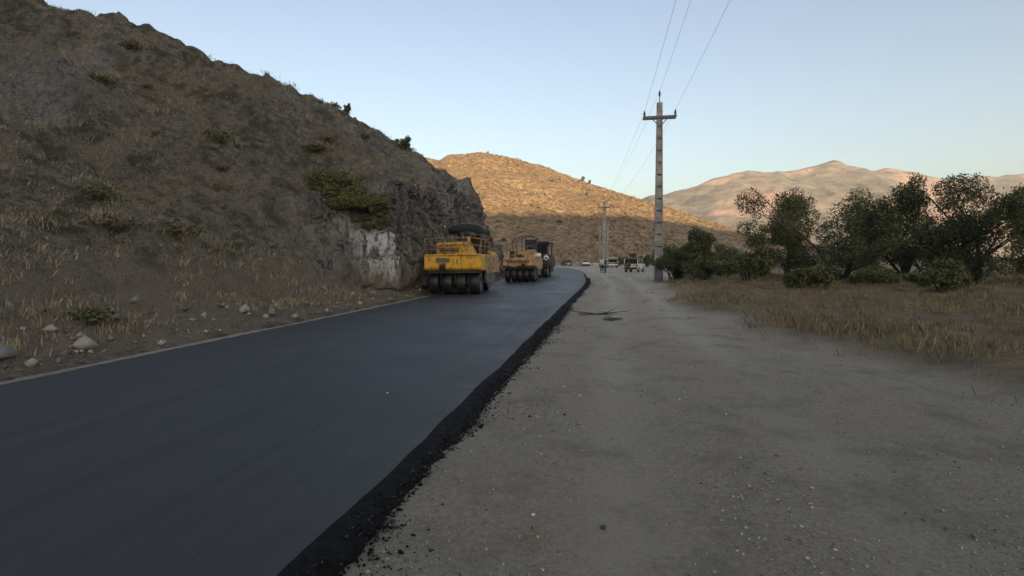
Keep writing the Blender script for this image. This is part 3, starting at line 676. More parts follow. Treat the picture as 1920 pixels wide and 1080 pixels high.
def wires(ta, tb, sag, r, side):
    for k, (a, b_) in enumerate(zip(ta, tb)):
        pts = []
        for i in range(33):
            u = i/32; p = a.lerp(b_, u); p.z -= sag*4*u*(1-u); pts.append(p)
        Wm = MB(); Wm.tube(pts, r, 5, False); o = Wm.build('power_line_wire', M_WIRE)
        tag(o, f'thin overhead wire from the {("left", "top", "right")[k]} insulator of the {side}', 'wire', 'overhead wires of the power line')
wires(tip0, tip1, .35, .0065, 'nearest pole up past the viewer')
wires(tip1, tip2, 1.0, .0065, 'nearest pole to the distant pole')
# ============================================================ PLANTS
def leafmat(name, cols, rough=.7, trans=.0):
    out = []
    for k, c in enumerate(cols):
        m, t, b = nodes(name); f = noise(t, 3, 3)
        oi = N(t, 'ShaderNodeObjectInfo')
        t.links.new(mix(t, f, tuple(x*.75 for x in c), tuple(min(1, x*1.3) for x in c)), b.inputs['Base Color']); b.inputs['Roughness'].default_value = rough
        b.inputs['Specular IOR Level'].default_value = .25; out.append(m)
    return out
L_OLIVE = leafmat('olive_leaves', [(.078, .088, .034), (.115, .122, .045), (.048, .058, .025)])
L_YOL = leafmat('yellow_green_leaves', [(.115, .115, .045), (.15, .14, .06), (.075, .08, .035)])
L_DARK = leafmat('dark_leaves', [(.068, .084, .036), (.105, .12, .046), (.042, .052, .026)])
L_DRY = leafmat('dry_leaves', [(.14, .11, .055), (.10, .085, .045), (.065, .06, .032)])
STRAW = leafmat('dry_grass_blades', [(.27, .215, .125), (.20, .16, .095), (.14, .115, .07), (.10, .095, .05)])
M_BARK = simple('bark', (.085, .065, .048), .9, var=.3, sc=9, bmp=.01)
HSTRAW = leafmat('hill_grass_blades', [(.30, .25, .17), (.24, .205, .14), (.18, .155, .105), (.13, .125, .078)])
def leaves(center_list, n, size, r):
    """n leaf quads (rhombi) spread in lumps [(c, radii)]"""
    vol = np.array([c[1][0]*c[1][1]*c[1][2] for c in center_list])**(.8); pick = r.choice(len(vol), n, p=vol/vol.sum())
    C = np.array([c[0] for c in center_list], float)[pick]; Rr = np.array([c[1] for c in center_list], float)[pick]
    d = r.normal(size=(n, 3)); d /= np.linalg.norm(d, axis=1)[:, None]
    rad = r.uniform(.35, 1.0, n)**.6
    p = C + d*Rr*rad[:, None]*(1+.13*r.normal(size=(n, 1)))
    a = r.normal(size=(n, 3)) + d*.6; a /= np.linalg.norm(a, axis=1)[:, None]
    b_ = np.cross(a, r.normal(size=(n, 3))); b_ /= np.linalg.norm(b_, axis=1)[:, None]
    L = (size*r.uniform(.6, 1.5, n))[:, None]
    return np.stack([p-a*L, p+b_*L*.38, p+a*L, p-b_*L*.38], 1), p
def bush(name, label, cat, loc, lumps, n, size, mats, seed, trunks=5, group=None, rz=0, thick=.05):
    r = np.random.default_rng(seed)
    t = thing(name, label, cat, loc, rz, group)
    sub = []
    for c, rad in lumps:               # each lump breaks into smaller uneven clumps
        m_ = 9
        for _ in range(m_):
            d = r.normal(size=3); d /= np.linalg.norm(d); q = r.uniform(.3, 1.0)
            k = r.uniform(.22, .5)
            sub.append((np.array(c)+d*np.array(rad)*q*.85, np.array(rad)*k))
    V, p = leaves(sub, n, size, r)
    V = V[(V[:, :, 2].min(1) > .02)]
    mi = (r.random(len(V)) < .35).astype(int) + (r.random(len(V)) < .3)*1; mi = np.minimum(mi, 2)
    tris_mesh('crown' if cat != 'bush' else 'foliage', V, mats, t, mi, k=4)
    T = MB()
    for k in range(trunks):
        c, rad = lumps[k % len(lumps)]; tip = Vector(c) + Vector(r.normal(size=3)*np.array(rad)*.5); base = Vector((r.normal()*thick*2, r.normal()*thick*2, -.1))
        if trunks == 1 or cat == 'tree': base = Vector((r.normal()*thick*.3, r.normal()*thick*.3, -.1))
        midp = base.lerp(tip, .5) + Vector(r.normal(size=3)*.12*abs(tip.z))*.6; midp.x = midp.x*.6+base.x*.4; midp.y = midp.y*.6 + base.y*.4
        T.tube([base, base.lerp(midp, .5)+Vector((0, 0, .05)), midp, tip], [thick, thick*.8, thick*.55, thick*.15], 6)
        for _ in range(3):
            c2, r2 = sub[r.integers(len(sub))]; T.tube([midp, midp.lerp(Vector(c2), .6)+Vector((0, 0, .1)), Vector(c2)], [thick*.4, thick*.25, thick*.08], 5)
    T.build('trunk' if cat == 'tree' else 'stems', M_BARK, t)
    return t
def gz(x, y): return ground_z(x, y)
# right-hand thicket round the pole
def at(px, D): return P(px, 500, D).x
b_ = [
 ('bush', 'dark green bush crowding the foot of the nearest concrete pole', at(1260, 35.6), 35.6, [((-.35, 0, 1.25), (1.0, .9, .85)), ((.55, .3, 1.2), (.9, .9, 1.0)), ((-.9, -.1, 1.15), (.45, .4, .35)), ((.3, .2, 1.75), (.6, .6, .6))], 10000, .06, L_DARK),
 ('bush', 'tall dense dark bush right of the pole bush, at the gravel edge', at(1305, 33.8), 33.8, [((0, 0, 1.4), (1.4, 1.2, 1.3)), ((.5, .2, 2.7), (1.1, .9, 1.0)), ((-.35, .1, 2.3), (.6, .5, .75)), ((-.1, .1, 3.0), (.5, .5, .55)), ((.9, 0, .9), (1., 1., .8))], 15000, .07, L_DARK),
 ('bush', 'broad olive bush behind the yellowed grass, right of the tall dark bush', at(1400, 32), 32, [((0, 0, 1.2), (1.6, 1.2, 1.1)), ((1.1, .3, 1.5), (1.1, 1, .9)), ((-1, 0, .9), (.8, .8, .7))], 9000, .08, L_OLIVE),
]
for k, (nm, lab, x, y, lumps, n, s_, m_) in enumerate(b_): bush(nm, lab, 'bush', (x, y, gz(x, y)-.05), lumps, n, s_, m_, 100+k, group='bushes along the right side of the gravel')
# riverside trees going on to the right
tr = [(1475, 36, 6.2, 'first tree right of the roadside bushes, with a rounded olive crown', L_OLIVE), (1580, 33, 7.4, 'tall dark tree second in the riverside row', L_DARK), (1700, 31, 6.0, 'olive tree third in the riverside row', L_OLIVE), (1830, 28, 6.6, 'dark leafy tree near the right end of the riverside row', L_DARK), (1960, 25, 5.6, 'olive tree closing the riverside row at the right edge', L_OLIVE)]
for k, (px, D, H, lab, m_) in enumerate(tr):
    x = at(px, D); r = np.random.default_rng(300+k)
    lumps = [((0, 0, H*.5), (H*.33, H*.3, H*.34)), ((0, 0, H*.24), (H*.36, H*.3, H*.2))] + [((r.normal()*H*.2, r.normal()*H*.15, H*r.uniform(.2, .85)), (H*r.uniform(.15, .24),)*3) for _ in range(8)]
    bush('riverside_tree', lab, 'tree', (x, D, gz(x, D)-.05), lumps, 26000, .065, m_, 310+k, trunks=6, group='trees along the river side', thick=.13)
for k, (px, D, lab) in enumerate([(1520, 24.5, 'low olive bush in the dry grass below the first riverside tree'), (1640, 27, 'low olive bush in the dry grass between the second and third riverside trees'), (1760, 22, 'low olive bush in the dry grass nearest the right edge')]):
    x = at(px, D); bush('bush', lab, 'bush', (x, D, gz(x, D)-.05), [((0, 0, .7), (1.2, 1., .7)), ((.8, .2, .6), (.8, .7, .5)), ((-.7, 0, .5), (.7, .6, .45))], 4500, .07, L_OLIVE, 340+k, group='bushes along the right side of the gravel')
# green thickets at the foot of the far hill behind the cars
fb = [(1160, 118, 2.6, 4.5, L_DARK, 'dark bush behind the white car with the open tailgate'), (1188, 108, 3.0, 5.2, L_OLIVE, 'green bush behind the boxy off-road car'), (1213, 102, 2.8, 4.6, L_OLIVE, 'green bush between the boxy car and the nearest pole'), (1252, 84, 5.0, 5, L_DARK, 'tall dark bush behind the nearest pole'), (1300, 78, 5.6, 5.5, L_DARK, 'tallest dark bush far behind the roadside thicket'), (1355, 76, 4.2, 6, L_OLIVE, 'wide green bush far behind the broad olive bush')]
for k, (px, D, H, W_, m_, lab) in enumerate(fb):
    x = at(px, D); bush('bush', lab, 'bush', (x, D, -.05), [((0, 0, H*.5), (W_*.3, W_*.3, H*.45)), ((W_*.25, .3, H*.4), (W_*.28, W_*.25, H*.36)), ((-W_*.28, -.2, H*.36), (W_*.26, W_*.25, H*.33))], 3200, .16, m_, 370+k, group='bushes at the foot of the dry hill', thick=.07)
# yellow-green bush on the bank at left and the dark one under it
def on_hill(px, py, D0=12, D1=90):
    o = Vector((0, 0, CAM_H)); d = (P(px, py, 10)-o).normalized(); r = HB.ray_cast(o, d); return r[0]
h1 = on_hill(664, 398); h2 = on_hill(694, 418); h3 = on_hill(630, 372)
bush('bush', 'yellow green bush spreading on the slope above the cliff edge', 'bush', h1 - Vector((0, 0, .25)), [((0, 0, .7), (1.1, 1.0, .65)), ((.8, .3, .45), (.7, .8, .45)), ((-.8, 0, .65), (.8, .8, .55))], 11000, .05, L_YOL, 400, group='bushes on the rocky hill')
bush('bush', 'low dark bush hanging over the cliff left of the white rock streaks', 'bush', h2 - Vector((0, 0, .3)), [((0, 0, .25), (.6, .6, .32)), ((.4, .3, .2), (.4, .4, .28)), ((-.5, -.1, .3), (.5, .4, .3))], 5500, .045, L_DARK, 401, group='bushes on the rocky hill')
bush('bush', 'olive bush at the left of the yellow green bush on the slope', 'bush', h3 - Vector((0, 0, .25)), [((0, 0, .8), (1.1, 1, .8)), ((-.8, .3, .7), (.9, .9, .7))], 8000, .055, L_YOL, 402, group='bushes on the rocky hill')
# skyline bushes of the near hill
def skyline(px, obj_bvh, lo=560, hi=100):
    o = Vector((0, 0, CAM_H)); last = None
    for py in np.arange(lo, hi, -1.0):
        r = obj_bvh.ray_cast(o, (P(px, py, 10)-o).normalized())
        if r[0] is None and last is not None: return last
        if r[0] is None: continue
        last = r[0]
    return last
def small_shrub_mesh(seed, n, size, rad):
    r = np.random.default_rng(seed); sub = []
    for _ in range(8):
        d = r.normal(size=3); sub.append((np.array([d[0]*rad*.4, d[1]*rad*.4, rad*.55+d[2]*rad*.2]), np.array([rad*.45, rad*.45, rad*.4])))
    V, _ = leaves(sub, n, size, r); return V, (r.random(len(V))*3).astype(int)
for k, (px, sc, lab) in enumerate([(757, .8, 'lone round shrub standing on the skyline of the rocky hill'), (742, .3, 'smaller shrub left of the lone round shrub on the skyline'), (648, .55, 'dark shrub on the highest skyline of the rocky hill')]):
    q = skyline(px, HB)
    bush('shrub', lab, 'bush', q - Vector((0, 0, .2)), [((0, 0, .6*sc), (.62*sc, .6*sc, .6*sc)), ((.3*sc, 0, .9*sc), (.35*sc, .3*sc, .4*sc))], 2600, .045, L_DARK, 420+k, group='shrubs on the hill skylines')
FB = bvh(fhill)
for k, (px, sc, lab) in enumerate([(1093, 2.3, 'dark upright shrub on the skyline of the dry sunlit hill'), (1105, 1.7, 'smaller shrub right of the dark upright shrub on the sunlit skyline'), (915, 1.2, 'small shrub near the summit of the dry hill')]):
    q = skyline(px, FB)
    bush('shrub', lab, 'bush', q - Vector((0, 0, .4)), [((0, 0, .6*sc), (.55*sc, .5*sc, .7*sc)), ((.1*sc, 0, 1.0*sc), (.3*sc, .3*sc, .4*sc))], 700, .22, L_DARK, 430+k, group='shrubs on the hill skylines', thick=.08)
# scattered low shrubs on the rocky slope, copies of four kinds
protos = []
for k in range(4):
    V, mi = small_shrub_mesh(500+k, 420, .05, .38)
    o = tris_mesh('shrub', V, L_DRY if k % 2 else L_OLIVE, None, mi, k=4); protos.append(o)
r = np.random.default_rng(11); cnt = 0
lab = ['low olive shrub among the dry grass of the rocky slope', 'low dry brown shrub among the dry grass of the rocky slope']
grp = ['olive shrubs on the rocky slope', 'brown shrubs on the rocky slope']
while cnt < 95:
    y = r.uniform(9, 56); x = road_left(y) - r.uniform(1.2, 30)
    if not (-.97 < x/y < .2): continue
    q, nrm = hill_at(x, y)
    if q is None or nrm.z < .55: continue
    k = r.integers(4); o = protos[k] if cnt < 4 and False else protos[k].copy()
    scene.collection.objects.link(o); o.location = q - Vector((0, 0, .05)); o.rotation_euler = (0, 0, r.uniform(0, 6.3)); s_ = r.uniform(.45, 1.25)*(1+.006*y); o.scale = (s_, s_, s_*r.uniform(.6, 1.))
    tag(o, lab[k % 2], 'shrub', grp[k % 2]); cnt += 1
for o in protos: bpy.data.objects.remove(o)

# ---- dry grass: tufts of blades as one mass each
def tufts(name, pts, h, nb, seed, mats=STRAW, spread=.12, wid=.006):
    r = np.random.default_rng(seed); pts = np.asarray(pts, float); n = len(pts)
    base = np.repeat(pts[:, :3], nb, 0); hh = np.repeat(pts[:, 3], nb)*h*r.uniform(.5, 1.2, n*nb)
    base = base + np.c_[r.normal(size=(n*nb, 2))*spread*np.repeat(pts[:, 3], nb)[:, None]*.5, np.zeros(n*nb)]
    a = r.uniform(0, 2*math.pi, n*nb); lean = r.uniform(.1, .8, n*nb)
    tip = base + np.c_[np.cos(a)*lean*hh, np.sin(a)*lean*hh, hh]
    wv = np.c_[-np.sin(a), np.cos(a), np.zeros(n*nb)]*(wid*(1+.02*base[:, 1].clip(0)))[:, None]
    midp = base*.5+tip*.5; midp[:, 2] += hh*.12
    V = np.stack([base-wv, base+wv, midp+wv*.8, tip], 1); V = np.stack([V[:, 0], V[:, 1], V[:, 2], V[:, 3]], 1)
    mi = np.repeat(r.choice(len(mats), n, p=[.38, .3, .2, .12]), nb)
    o = tris_mesh(name, V, mats, None, mi, k=4); tag(o, kind='stuff'); return o
pts = []
r = np.random.default_rng(21)
N_ = 26000
ys = r.uniform(6, 58, N_); xs = road_left(ys) - .9 - r.uniform(0, 1, N_)**1.3*30
dens = fbm(xs*.35, ys*.35, 0, 4, 111)
for x, y, d in zip(xs, ys, dens):
    if d < -.15 or not (-.99 < x/y < .2): continue
    q, nrm = hill_at(x, y)
    if q is None or nrm.z < .6: continue
    pts.append((q.x, q.y, q.z-.02, r.uniform(.6, 1.5)))
g1_ = tufts('dry_grass', pts, .15, 9, 22, spread=.22, wid=.007, mats=HSTRAW); g1_['label'] = 'dry straw and olive grass tufts covering the rocky hillside'; g1_['category'] = 'grass'
pts = []
ys = 3.5+42*r.uniform(0, 1, 30000)**.8; xs = r.uniform(4.5, 42, 30000)
vmv = verge_mask(xs, ys); dn = fbm(xs*.6, ys*.6, 0, 4, 113)
for x, y, v_, d in zip(xs, ys, vmv, dn):
    if r.random() > v_**1.6*.95+.015 or d < -.25 or x/y > 1.02: continue
    pts.append((x, y, gz(x, y)-.01, r.uniform(.5, 1.4)*(1.2 if d > .3 else .8)))
g2_ = tufts('dry_grass', pts, .19, 9, 23, spread=.2, wid=.005); g2_['label'] = 'dry yellow grass tufts on the verge right of the gravel'; g2_['category'] = 'grass'
# ---- scrub speckling the dry hill: low clumps far too many to count
r = np.random.default_rng(31); n = 9000
xs = r.uniform(-95, 150, n); ys = r.uniform(138, 300, n); zs = far_z(xs, ys); keep = fbm(xs*.05, ys*.05, 0, 4, 121) > -.45*r.random(n)-.1
xs, ys, zs = xs[keep], ys[keep], zs[keep]; n = len(xs); nb = 9
sz = r.uniform(.22, .65, n)*(1+.9*(r.random(n) < .08))
d = r.normal(size=(n, nb, 3)); d[:, :, 2] = np.abs(d[:, :, 2])*.7; d /= np.linalg.norm(d, axis=2)[:, :, None]
c = np.stack([xs, ys, zs], 1)[:, None, :] + d*sz[:, None, None]*.7
a = r.normal(size=(n, nb, 3)); a /= np.linalg.norm(a, axis=2)[:, :, None]; b2 = np.cross(a, d); b2 /= np.linalg.norm(b2, axis=2)[:, :, None]
L = sz[:, None, None]*.6; V = np.stack([c-a*L-b2*L*.3, c+b2*L, c+a*L-b2*L*.3], 2).reshape(-1, 3, 3)
SCR = leafmat('scrub_leaves', [(.24, .17, .10), (.15, .115, .068), (.09, .085, .05)])
scr = tris_mesh('hillside_scrub', V, SCR, None, np.repeat(r.choice(3, n, p=[.5, .3, .2]), nb)); tag(scr, 'low dry scrub speckling the dry hill', 'scrub', kind='stuff')

# ============================================================ LOOSE STONES AND CRUMBS
_ico = None
def lumps_mesh(name, pts, mats, mi, seed, flat=.7):
    """pts (n,4): x y z size -> jittered octahedra"""
    r = np.random.default_rng(seed); pts = np.asarray(pts, float); n = len(pts)
    o6 = np.array([(1,0,0),(-1,0,0),(0,1,0),(0,-1,0),(0,0,1),(0,0,-1)], float)
    V = o6[None]*r.uniform(.55, 1.15, (n, 6, 1)) + r.normal(size=(n, 6, 3))*.18
    a = r.uniform(0, 6.3, n); ca, sa = np.cos(a)[:, None], np.sin(a)[:, None]; x_, y_ = V[:, :, 0].copy(), V[:, :, 1].copy()
    V[:, :, 0] = x_*ca-y_*sa; V[:, :, 1] = x_*sa+y_*ca; V[:, :, 2] *= flat
    V = V*pts[:, 3][:, None, None] + pts[:, None, :3]; V[:, :, 2] += pts[:, 3][:, None]*.25
    F = np.array([(0,2,4),(2,1,4),(1,3,4),(3,0,4),(2,0,5),(1,2,5),(3,1,5),(0,3,5)])
    fv = (np.arange(n)[:, None, None]*6 + F[None]).reshape(-1, 3)
    me = bpy.data.meshes.new(name); me.vertices.add(n*6); me.vertices.foreach_set('co', V.ravel())
    me.loops.add(fv.size); me.loops.foreach_set('vertex_index', fv.ravel()); me.polygons.add(len(fv))
    me.polygons.foreach_set('loop_start', np.arange(0, fv.size, 3)); me.polygons.foreach_set('loop_total', np.full(len(fv), 3))
    for m_ in mats: me.materials.append(m_)
    me.polygons.foreach_set('material_index', np.repeat(mi, 8).astype(int)); me.update()
    return link(bpy.data.objects.new(name, me))
PEB = [simple('pebble', tuple(min(.5, q*1.5) for q in c), .9, var=.2, sc=20) for c in ((.17, .162, .15), (.27, .26, .24), (.085, .08, .076), (.40, .385, .35), (.19, .14, .105))]
r = np.random.default_rng(41); n = 60000
ys = 1.9*np.exp(r.uniform(0, math.log(16), n)); xs = r.uniform(-1.2, 1.05, n)*ys*1.0
dl = xs - road_right(ys); ok = (dl > .12) & (xs < 7.5)
band = .35 + .65*sst(-.25, .45, fbm(xs*.9, ys*.5, 0, 4, 131)) + .8*np.exp(-((dl-2.35)/.28)**2) - .5*np.exp(-((dl-1.5)/.3)**2) - .5*np.exp(-((dl-3.1)/.3)**2)
ok &= r.random(n) < band
xs, ys = xs[ok], ys[ok]; n = len(xs)
sz = np.minimum(r.lognormal(0, .55, n)*.0045, .017)*(1+.035*ys)
zz = .018*fbm(xs*.5, ys*.5, 0, 4, 40) + .006*fbm(xs*3, ys*3, 0, 3, 41) - .016*(np.exp(-((xs-road_right(ys)-1.5)/.35)**2)+np.exp(-((xs-road_right(ys)-3.1)/.35)**2)) + verge_mask(xs, ys)*.1
st = lumps_mesh('gravel_stones', np.c_[xs, ys, zz, sz], PEB, r.choice(5, n, p=[.40, .24, .26, .01, .09]), 42)
tag(st, 'loose gravel stones strewn over the shoulder', 'gravel', kind='stuff')
# asphalt crumbs on and beside the loose edge
n = 38000; ti = r.integers(0, np.searchsorted(tt, 60), n)
off = r.exponential(.10, n)*(.4+1.2*sst(-.4, .5, fbm(tt[ti]*1.3, 0, 7, 4, 140))); off = np.where(r.random(n) < .5, -off, r.uniform(-.02, .19, n))
px_ = RE[ti, 0]+LN[ti, 0]*off; py_ = RE[ti, 1]+LN[ti, 1]*off + r.uniform(-.06, .06, n)
ez = np.clip(off/.235, 0, 1)*.08
near = np.where(py_ < 30, 1, 1.6); ok = py_ > .5
sz = np.minimum(r.lognormal(0, .55, n)*.0065, .03)*near*np.where(off < -.15, .9, 1)
cr_ = lumps_mesh('asphalt_crumbs', np.c_[px_, py_, ez, sz][ok], [m_loose, simple('tar_stone', (.016, .016, .018), .7)], (r.random(ok.sum()) < .4).astype(int), 43)
tag(cr_, 'black asphalt crumbs along the raw edge of the new road', 'asphalt crumbs', kind='stuff')
# broken rock along the foot of the cut slope
r = np.random.default_rng(51); pp = []
for _ in range(1500):
    y = r.uniform(7, 50); s_ = r.exponential(.9)+.15; x = float(hill_base(y)) - s_
    if not (-.98 < x/y < .2) or s_ > 4: continue
    q, nrm = hill_at(x, y)
    if q is None or nrm.z < .5: continue
    pp.append((q.x, q.y, q.z, min(.03*math.exp(r.normal()*.75), .2)*(1+.01*y)))
RKM = [simple('broken_rock', c, .9, var=.25, sc=9) for c in ((.17, .16, .15), (.27, .25, .225), (.10, .095, .09))]
tag(lumps_mesh('scree', pp, RKM, r.choice(3, len(pp)), 52, .8), 'broken rock lying along the foot of the cut slope', 'scree', kind='stuff')
# single stones one can point at
def stone(name, label, px, py, s_, mat, cat='stone', sc=(1, .8, .6), group=None):
    g = G(px, py); bm = bmesh.new(); bmesh.ops.create_icosphere(bm, subdivisions=3, radius=1)
    for v in bm.verts: v.co *= 1+.22*float(fbm(v.co.x*1.3+px, v.co.y*1.3, v.co.z*1.3, 3, 7)); v.co = Vector((v.co.x*sc[0], v.co.y*sc[1], v.co.z*sc[2]))*s_
    me = bpy.data.meshes.new(name); bm.to_mesh(me); bm.free(); me.materials.append(mat)
    for p in me.polygons: p.use_smooth = True
    o = link(bpy.data.objects.new(name, me)); o.location = (g.x, g.y, gz(g.x, g.y)+s_*sc[2]*.35); return tag(o, label, cat, group)
M_WST = simple('pale_stone', (.5, .49, .46), .8, var=.1); M_DST = simple('dark_stone', (.05, .047, .044), .9); M_PST = simple('pink_stone', (.38, .22, .19), .85)
stone('pebble', 'white pebble in the gravel, nearest the bottom of the picture', 1000, 967, .012, M_WST, 'stone', (1.2, .8, .6))
stone('pebble', 'small white pebble on the gravel in the middle of the shoulder', 1087, 744, .014, M_WST)
stone('pebble', 'pinkish stone flush with the gravel of the shoulder', 1092, 800, .016, M_PST, 'stone', (1.4, .9, .5))
stone('pebble', 'small pale pebble lying on the fresh asphalt', 727, 759, .012, M_WST).location.z = .135
stone('pebble', 'small pale pebble at the right side of the gravel', 1274, 748, .012, M_WST)
stone('stone', 'dark stone in the gravel right of the white pebble', 1131, 989, .018, M_DST)
stone('plastic_bag', 'crumpled white plastic bag on the gravel in front of the boxy car', 1181, 523.5, .15, M_WHITE, 'bag', (1.2, .9, .55))
# twigs and straw on the gravel
def twig(name, label, px, py, L, n, mat, seed, rad, cat='twig'):
    r = np.random.default_rng(seed); g = G(px, py); T = MB()
    for k in range(n):
        a = r.uniform(-.5, .5) + (math.pi if k % 2 else 0) if n < 9 else r.uniform(0, 6.3); l = L*r.uniform(.4, 1); p = Vector((r.normal()*L*.08, r.normal()*L*.05, .012)); pts = [p]
        for j in range(4):
            a += r.normal()*.25; p = p + Vector((math.cos(a), math.sin(a), abs(r.normal())*.16))*l/4; pts.append(p)
        T.tube(pts, [rad, rad*.8, rad*.6, rad*.45, rad*.2], 5)
    o = T.build(name, mat); o.location = (g.x, g.y, gz(g.x, g.y)); return tag(o, label, cat)
twig('fallen_branch', 'thin dark branch lying across the gravel near the asphalt edge', 1118, 589.5, 1.0, 6, simple('dead_twig', (.045, .038, .03), .9), 5, .02, 'branch')
twig('leafy_sprig', 'dark olive sprig lying right of the thin dark branch', 1145, 600, .38, 16, L_DARK[0], 6, .022, 'sprig')
twig('straw_wisp', 'wisp of pale straw on the gravel near the bottom', 1005, 1004, .12, 12, STRAW[0], 8, .0016, 'straw')
twig('straw_wisp', 'dry straw tuft on the gravel at the lower right', 1232, 1063, .10, 12, STRAW[1], 9, .0018, 'straw')
# ============================================================ PARKED CARS
def car_wheel(t, x, y, r, w, rim=M_RIM, name='wheel'):
    T = MB(); h = w/2
    T.lathe([(r*.62, -h), (r*.92, -h), (r, -h*.6), (r, h*.6), (r*.92, h), (r*.62, h)], (x, y, r), 'x', 22); o = T.build(name, M_RUBD, t)
    Q = MB(); Q.lathe([(r*.63, -h*.9), (r*.5, -h*.6), (r*.15, -h*.75), (.001, -h*.75)], (x, y, r), 'x', 18); Q.lathe([(.001, h*.75), (r*.15, h*.75), (r*.5, h*.6), (r*.63, h*.9)], (x, y, r), 'x', 18); Q.build('rim', rim, o)
def arch(cy, r, zb, n=7): return [(cy + r*math.cos(a), max(zb, .30 + r*math.sin(a))) for a in np.linspace(math.pi, 0, n)]
def car(name, label, loc, rz, L, W, H, belt, prof, cab, paint, rear='hatch', wr=.31, group='cars parked on the gravel', boxy=False, open_gate=False, spare=False, open_door=False):
    """rear bumper at y=0, nose at y=L.  prof: top line of the lower body [(y,z)], cab: (y_rear_low, y_rear_top, y_front_top, y_front_low)"""
    t = thing(name, label, 'car', loc, rz, group); h = W/2; zb = .26 if not boxy else .36
    ya, yb = .17*L+.05, .80*L
    low = [(L-.03, zb)] + [(p[0], p[1]) for p in arch(yb, wr+.07, zb)][::-1] + [(p[0], p[1]) for p in arch(ya, wr+.07, zb)][::-1] + [(.03, zb)]
    B = MB()
    if open_gate:       # shell: rear opening left clear above the sill
        B.prism([(0, .62)] + [(.02, .70), (.7, .70), (.72, belt)] + [p for p in prof if p[0] > .7] + low, -h, h, 'x')
        for sgn in (-1, 1): B.prism([(.02, .70), (.72, .70), (.72, belt), (.06, belt)], *sorted((sgn*h, sgn*(h-.12))), 'x')
    else: B.prism([(0, zb+.12)] + prof + low, -h, h, 'x')
    B.build('body', paint, t, .04)
    y0, y1, y2, y3 = cab; hi = h*.86 if not boxy else h*.92; zt = H
    C = MB()
    def ring(z, k, inset): return [(-k, y) for y in inset] + [(k, y) for y in inset]
    v = [(-h+.04, y0, belt-.02), (h-.04, y0, belt-.02), (h-.04, y3, belt-.02), (-h+.04, y3, belt-.02), (-hi, y1, zt-.05), (hi, y1, zt-.05), (hi, y2, zt-.05), (-hi, y2, zt-.05)]
    def lerpv(a, b_, u): return tuple(a[i]*(1-u)+b_[i]*u for i in range(3))
    # pillars, then glass between them
    for i in range(4): C.tube([v[i], v[i+4]], .055, 6)
    for sgn in (0, 1):
        a, b_, c_, d = (v[0], v[3], v[7], v[4]) if sgn == 0 else (v[1], v[2], v[6], v[5])
        for u in (.36, .70): C.tube([lerpv(a, b_, u), lerpv(d, c_, u)], .04, 6)
    C.build('pillars', paint, t)
    Rf = MB(); Rf.prism([(y1-.05, zt-.09), (y1+.1, zt), ((y1+y2)/2, zt+.03), (y2-.1, zt), (y2+.05, zt-.09)], -hi-.03, hi+.03, 'x'); Rf.build('roof', M_GREYP if boxy else paint, t, .03)
    def pane(nm, a, b_, c_, d, off):
        G_ = MB(); vs_ = [Vector(p)+Vector(off) for p in (a, b_, c_, d)] + [Vector(p) for p in (a, b_, c_, d)]
        G_.add(vs_, [(0, 1, 2, 3), (7, 6, 5, 4), (0, 4, 5, 1), (1, 5, 6, 2), (2, 6, 7, 3), (3, 7, 4, 0)]); G_.build(nm, M_GLASS, t)
    if not open_gate: pane('rear_window', v[0], v[1], v[5], v[4], (0, -.012, 0))
    pane('windscreen', v[3], v[2], v[6], v[7], (0, .012, 0))
    pane('side_window', v[0], v[3], v[7], v[4], (-.012, 0, 0)); pane('side_window', v[1], v[2], v[6], v[5], (.012, 0, 0))
    for x in (-h+.09, h-.09):
        for y in (ya, yb): car_wheel(t, x, y, wr, .2)
    for y, nm in ((-.06, 'rear_bumper'), (L-.04, 'front_bumper')):
        Bp = MB(); Bp.box(-h+.03, h-.03, y, y+.1, zb+.02, zb+.24); Bp.build(nm, M_TRIM, t, .03)
    for x in (-h+.13, h-.13):
        Lt = MB(); Lt.box(x-.09, x+.09, -.03, .04, belt-.34, belt-.08); Lt.build('tail_light', M_RED, t, .01)
        Lt = MB(); Lt.box(x-.12, x+.12, L-.06, L+.015, .55, .7); Lt.build('headlight', M_WHITE, t, .01)
    Pl = MB(); Pl.box(-.24, .24, -.02, .01, belt-.42, belt-.31) if not open_gate else Pl.box(-.24, .24, -.075, -.06, zb+.09, zb+.2); Pl.build('number_plate', M_WHITE, t)
    for sgn in (-1, 1):
        Mi = MB(); Mi.box(*sorted((sgn*(h), sgn*(h+.17))), y3-.35, y3-.24, belt+.02, belt+.17); Mi.build('door_mirror', M_TRIM, t, .03)
        Dh = MB(); Dh.box(*sorted((sgn*h, sgn*(h+.012))), .34*L, .34*L+.14, belt-.16, belt-.12); Dh.build('door_handle', M_TRIM, t)
    if open_gate:
        Gt = MB(); a_ = R(14); Gt.prism([(y1, zt-.02), (y1+.03, zt+.04), (y1-.82, zt+.26), (y1-.86, zt+.18)], -hi, hi, 'x'); g_ = Gt.build('tailgate', paint, t, .02)
        Gg = MB(); Gg.prism([(y1-.12, zt+.03), (y1-.62, zt+.155), (y1-.62, zt+.135), (y1-.12, zt+.01)], -hi+.14, hi-.14, 'x'); Gg.build('tailgate_glass', M_GLASS, g_)
        for sgn in (-1, 1):
            Sr = MB(); Sr.tube([(sgn*(hi-.02), y0+.05, belt+.12), (sgn*(hi-.04), y1-.4, zt+.1)], .012, 6); Sr.build('gas_strut', M_TRIM, t)
        In = MB(); In.box(-h+.14, h-.14, .25, 2.2, .66, belt-.1); In.box(-h+.2, -.06, 1.0, 1.2, belt-.1, belt+.42); In.box(.06, h-.2, 1.0, 1.2, belt-.1, belt+.42); In.build('interior', M_SEAT, t, .03)
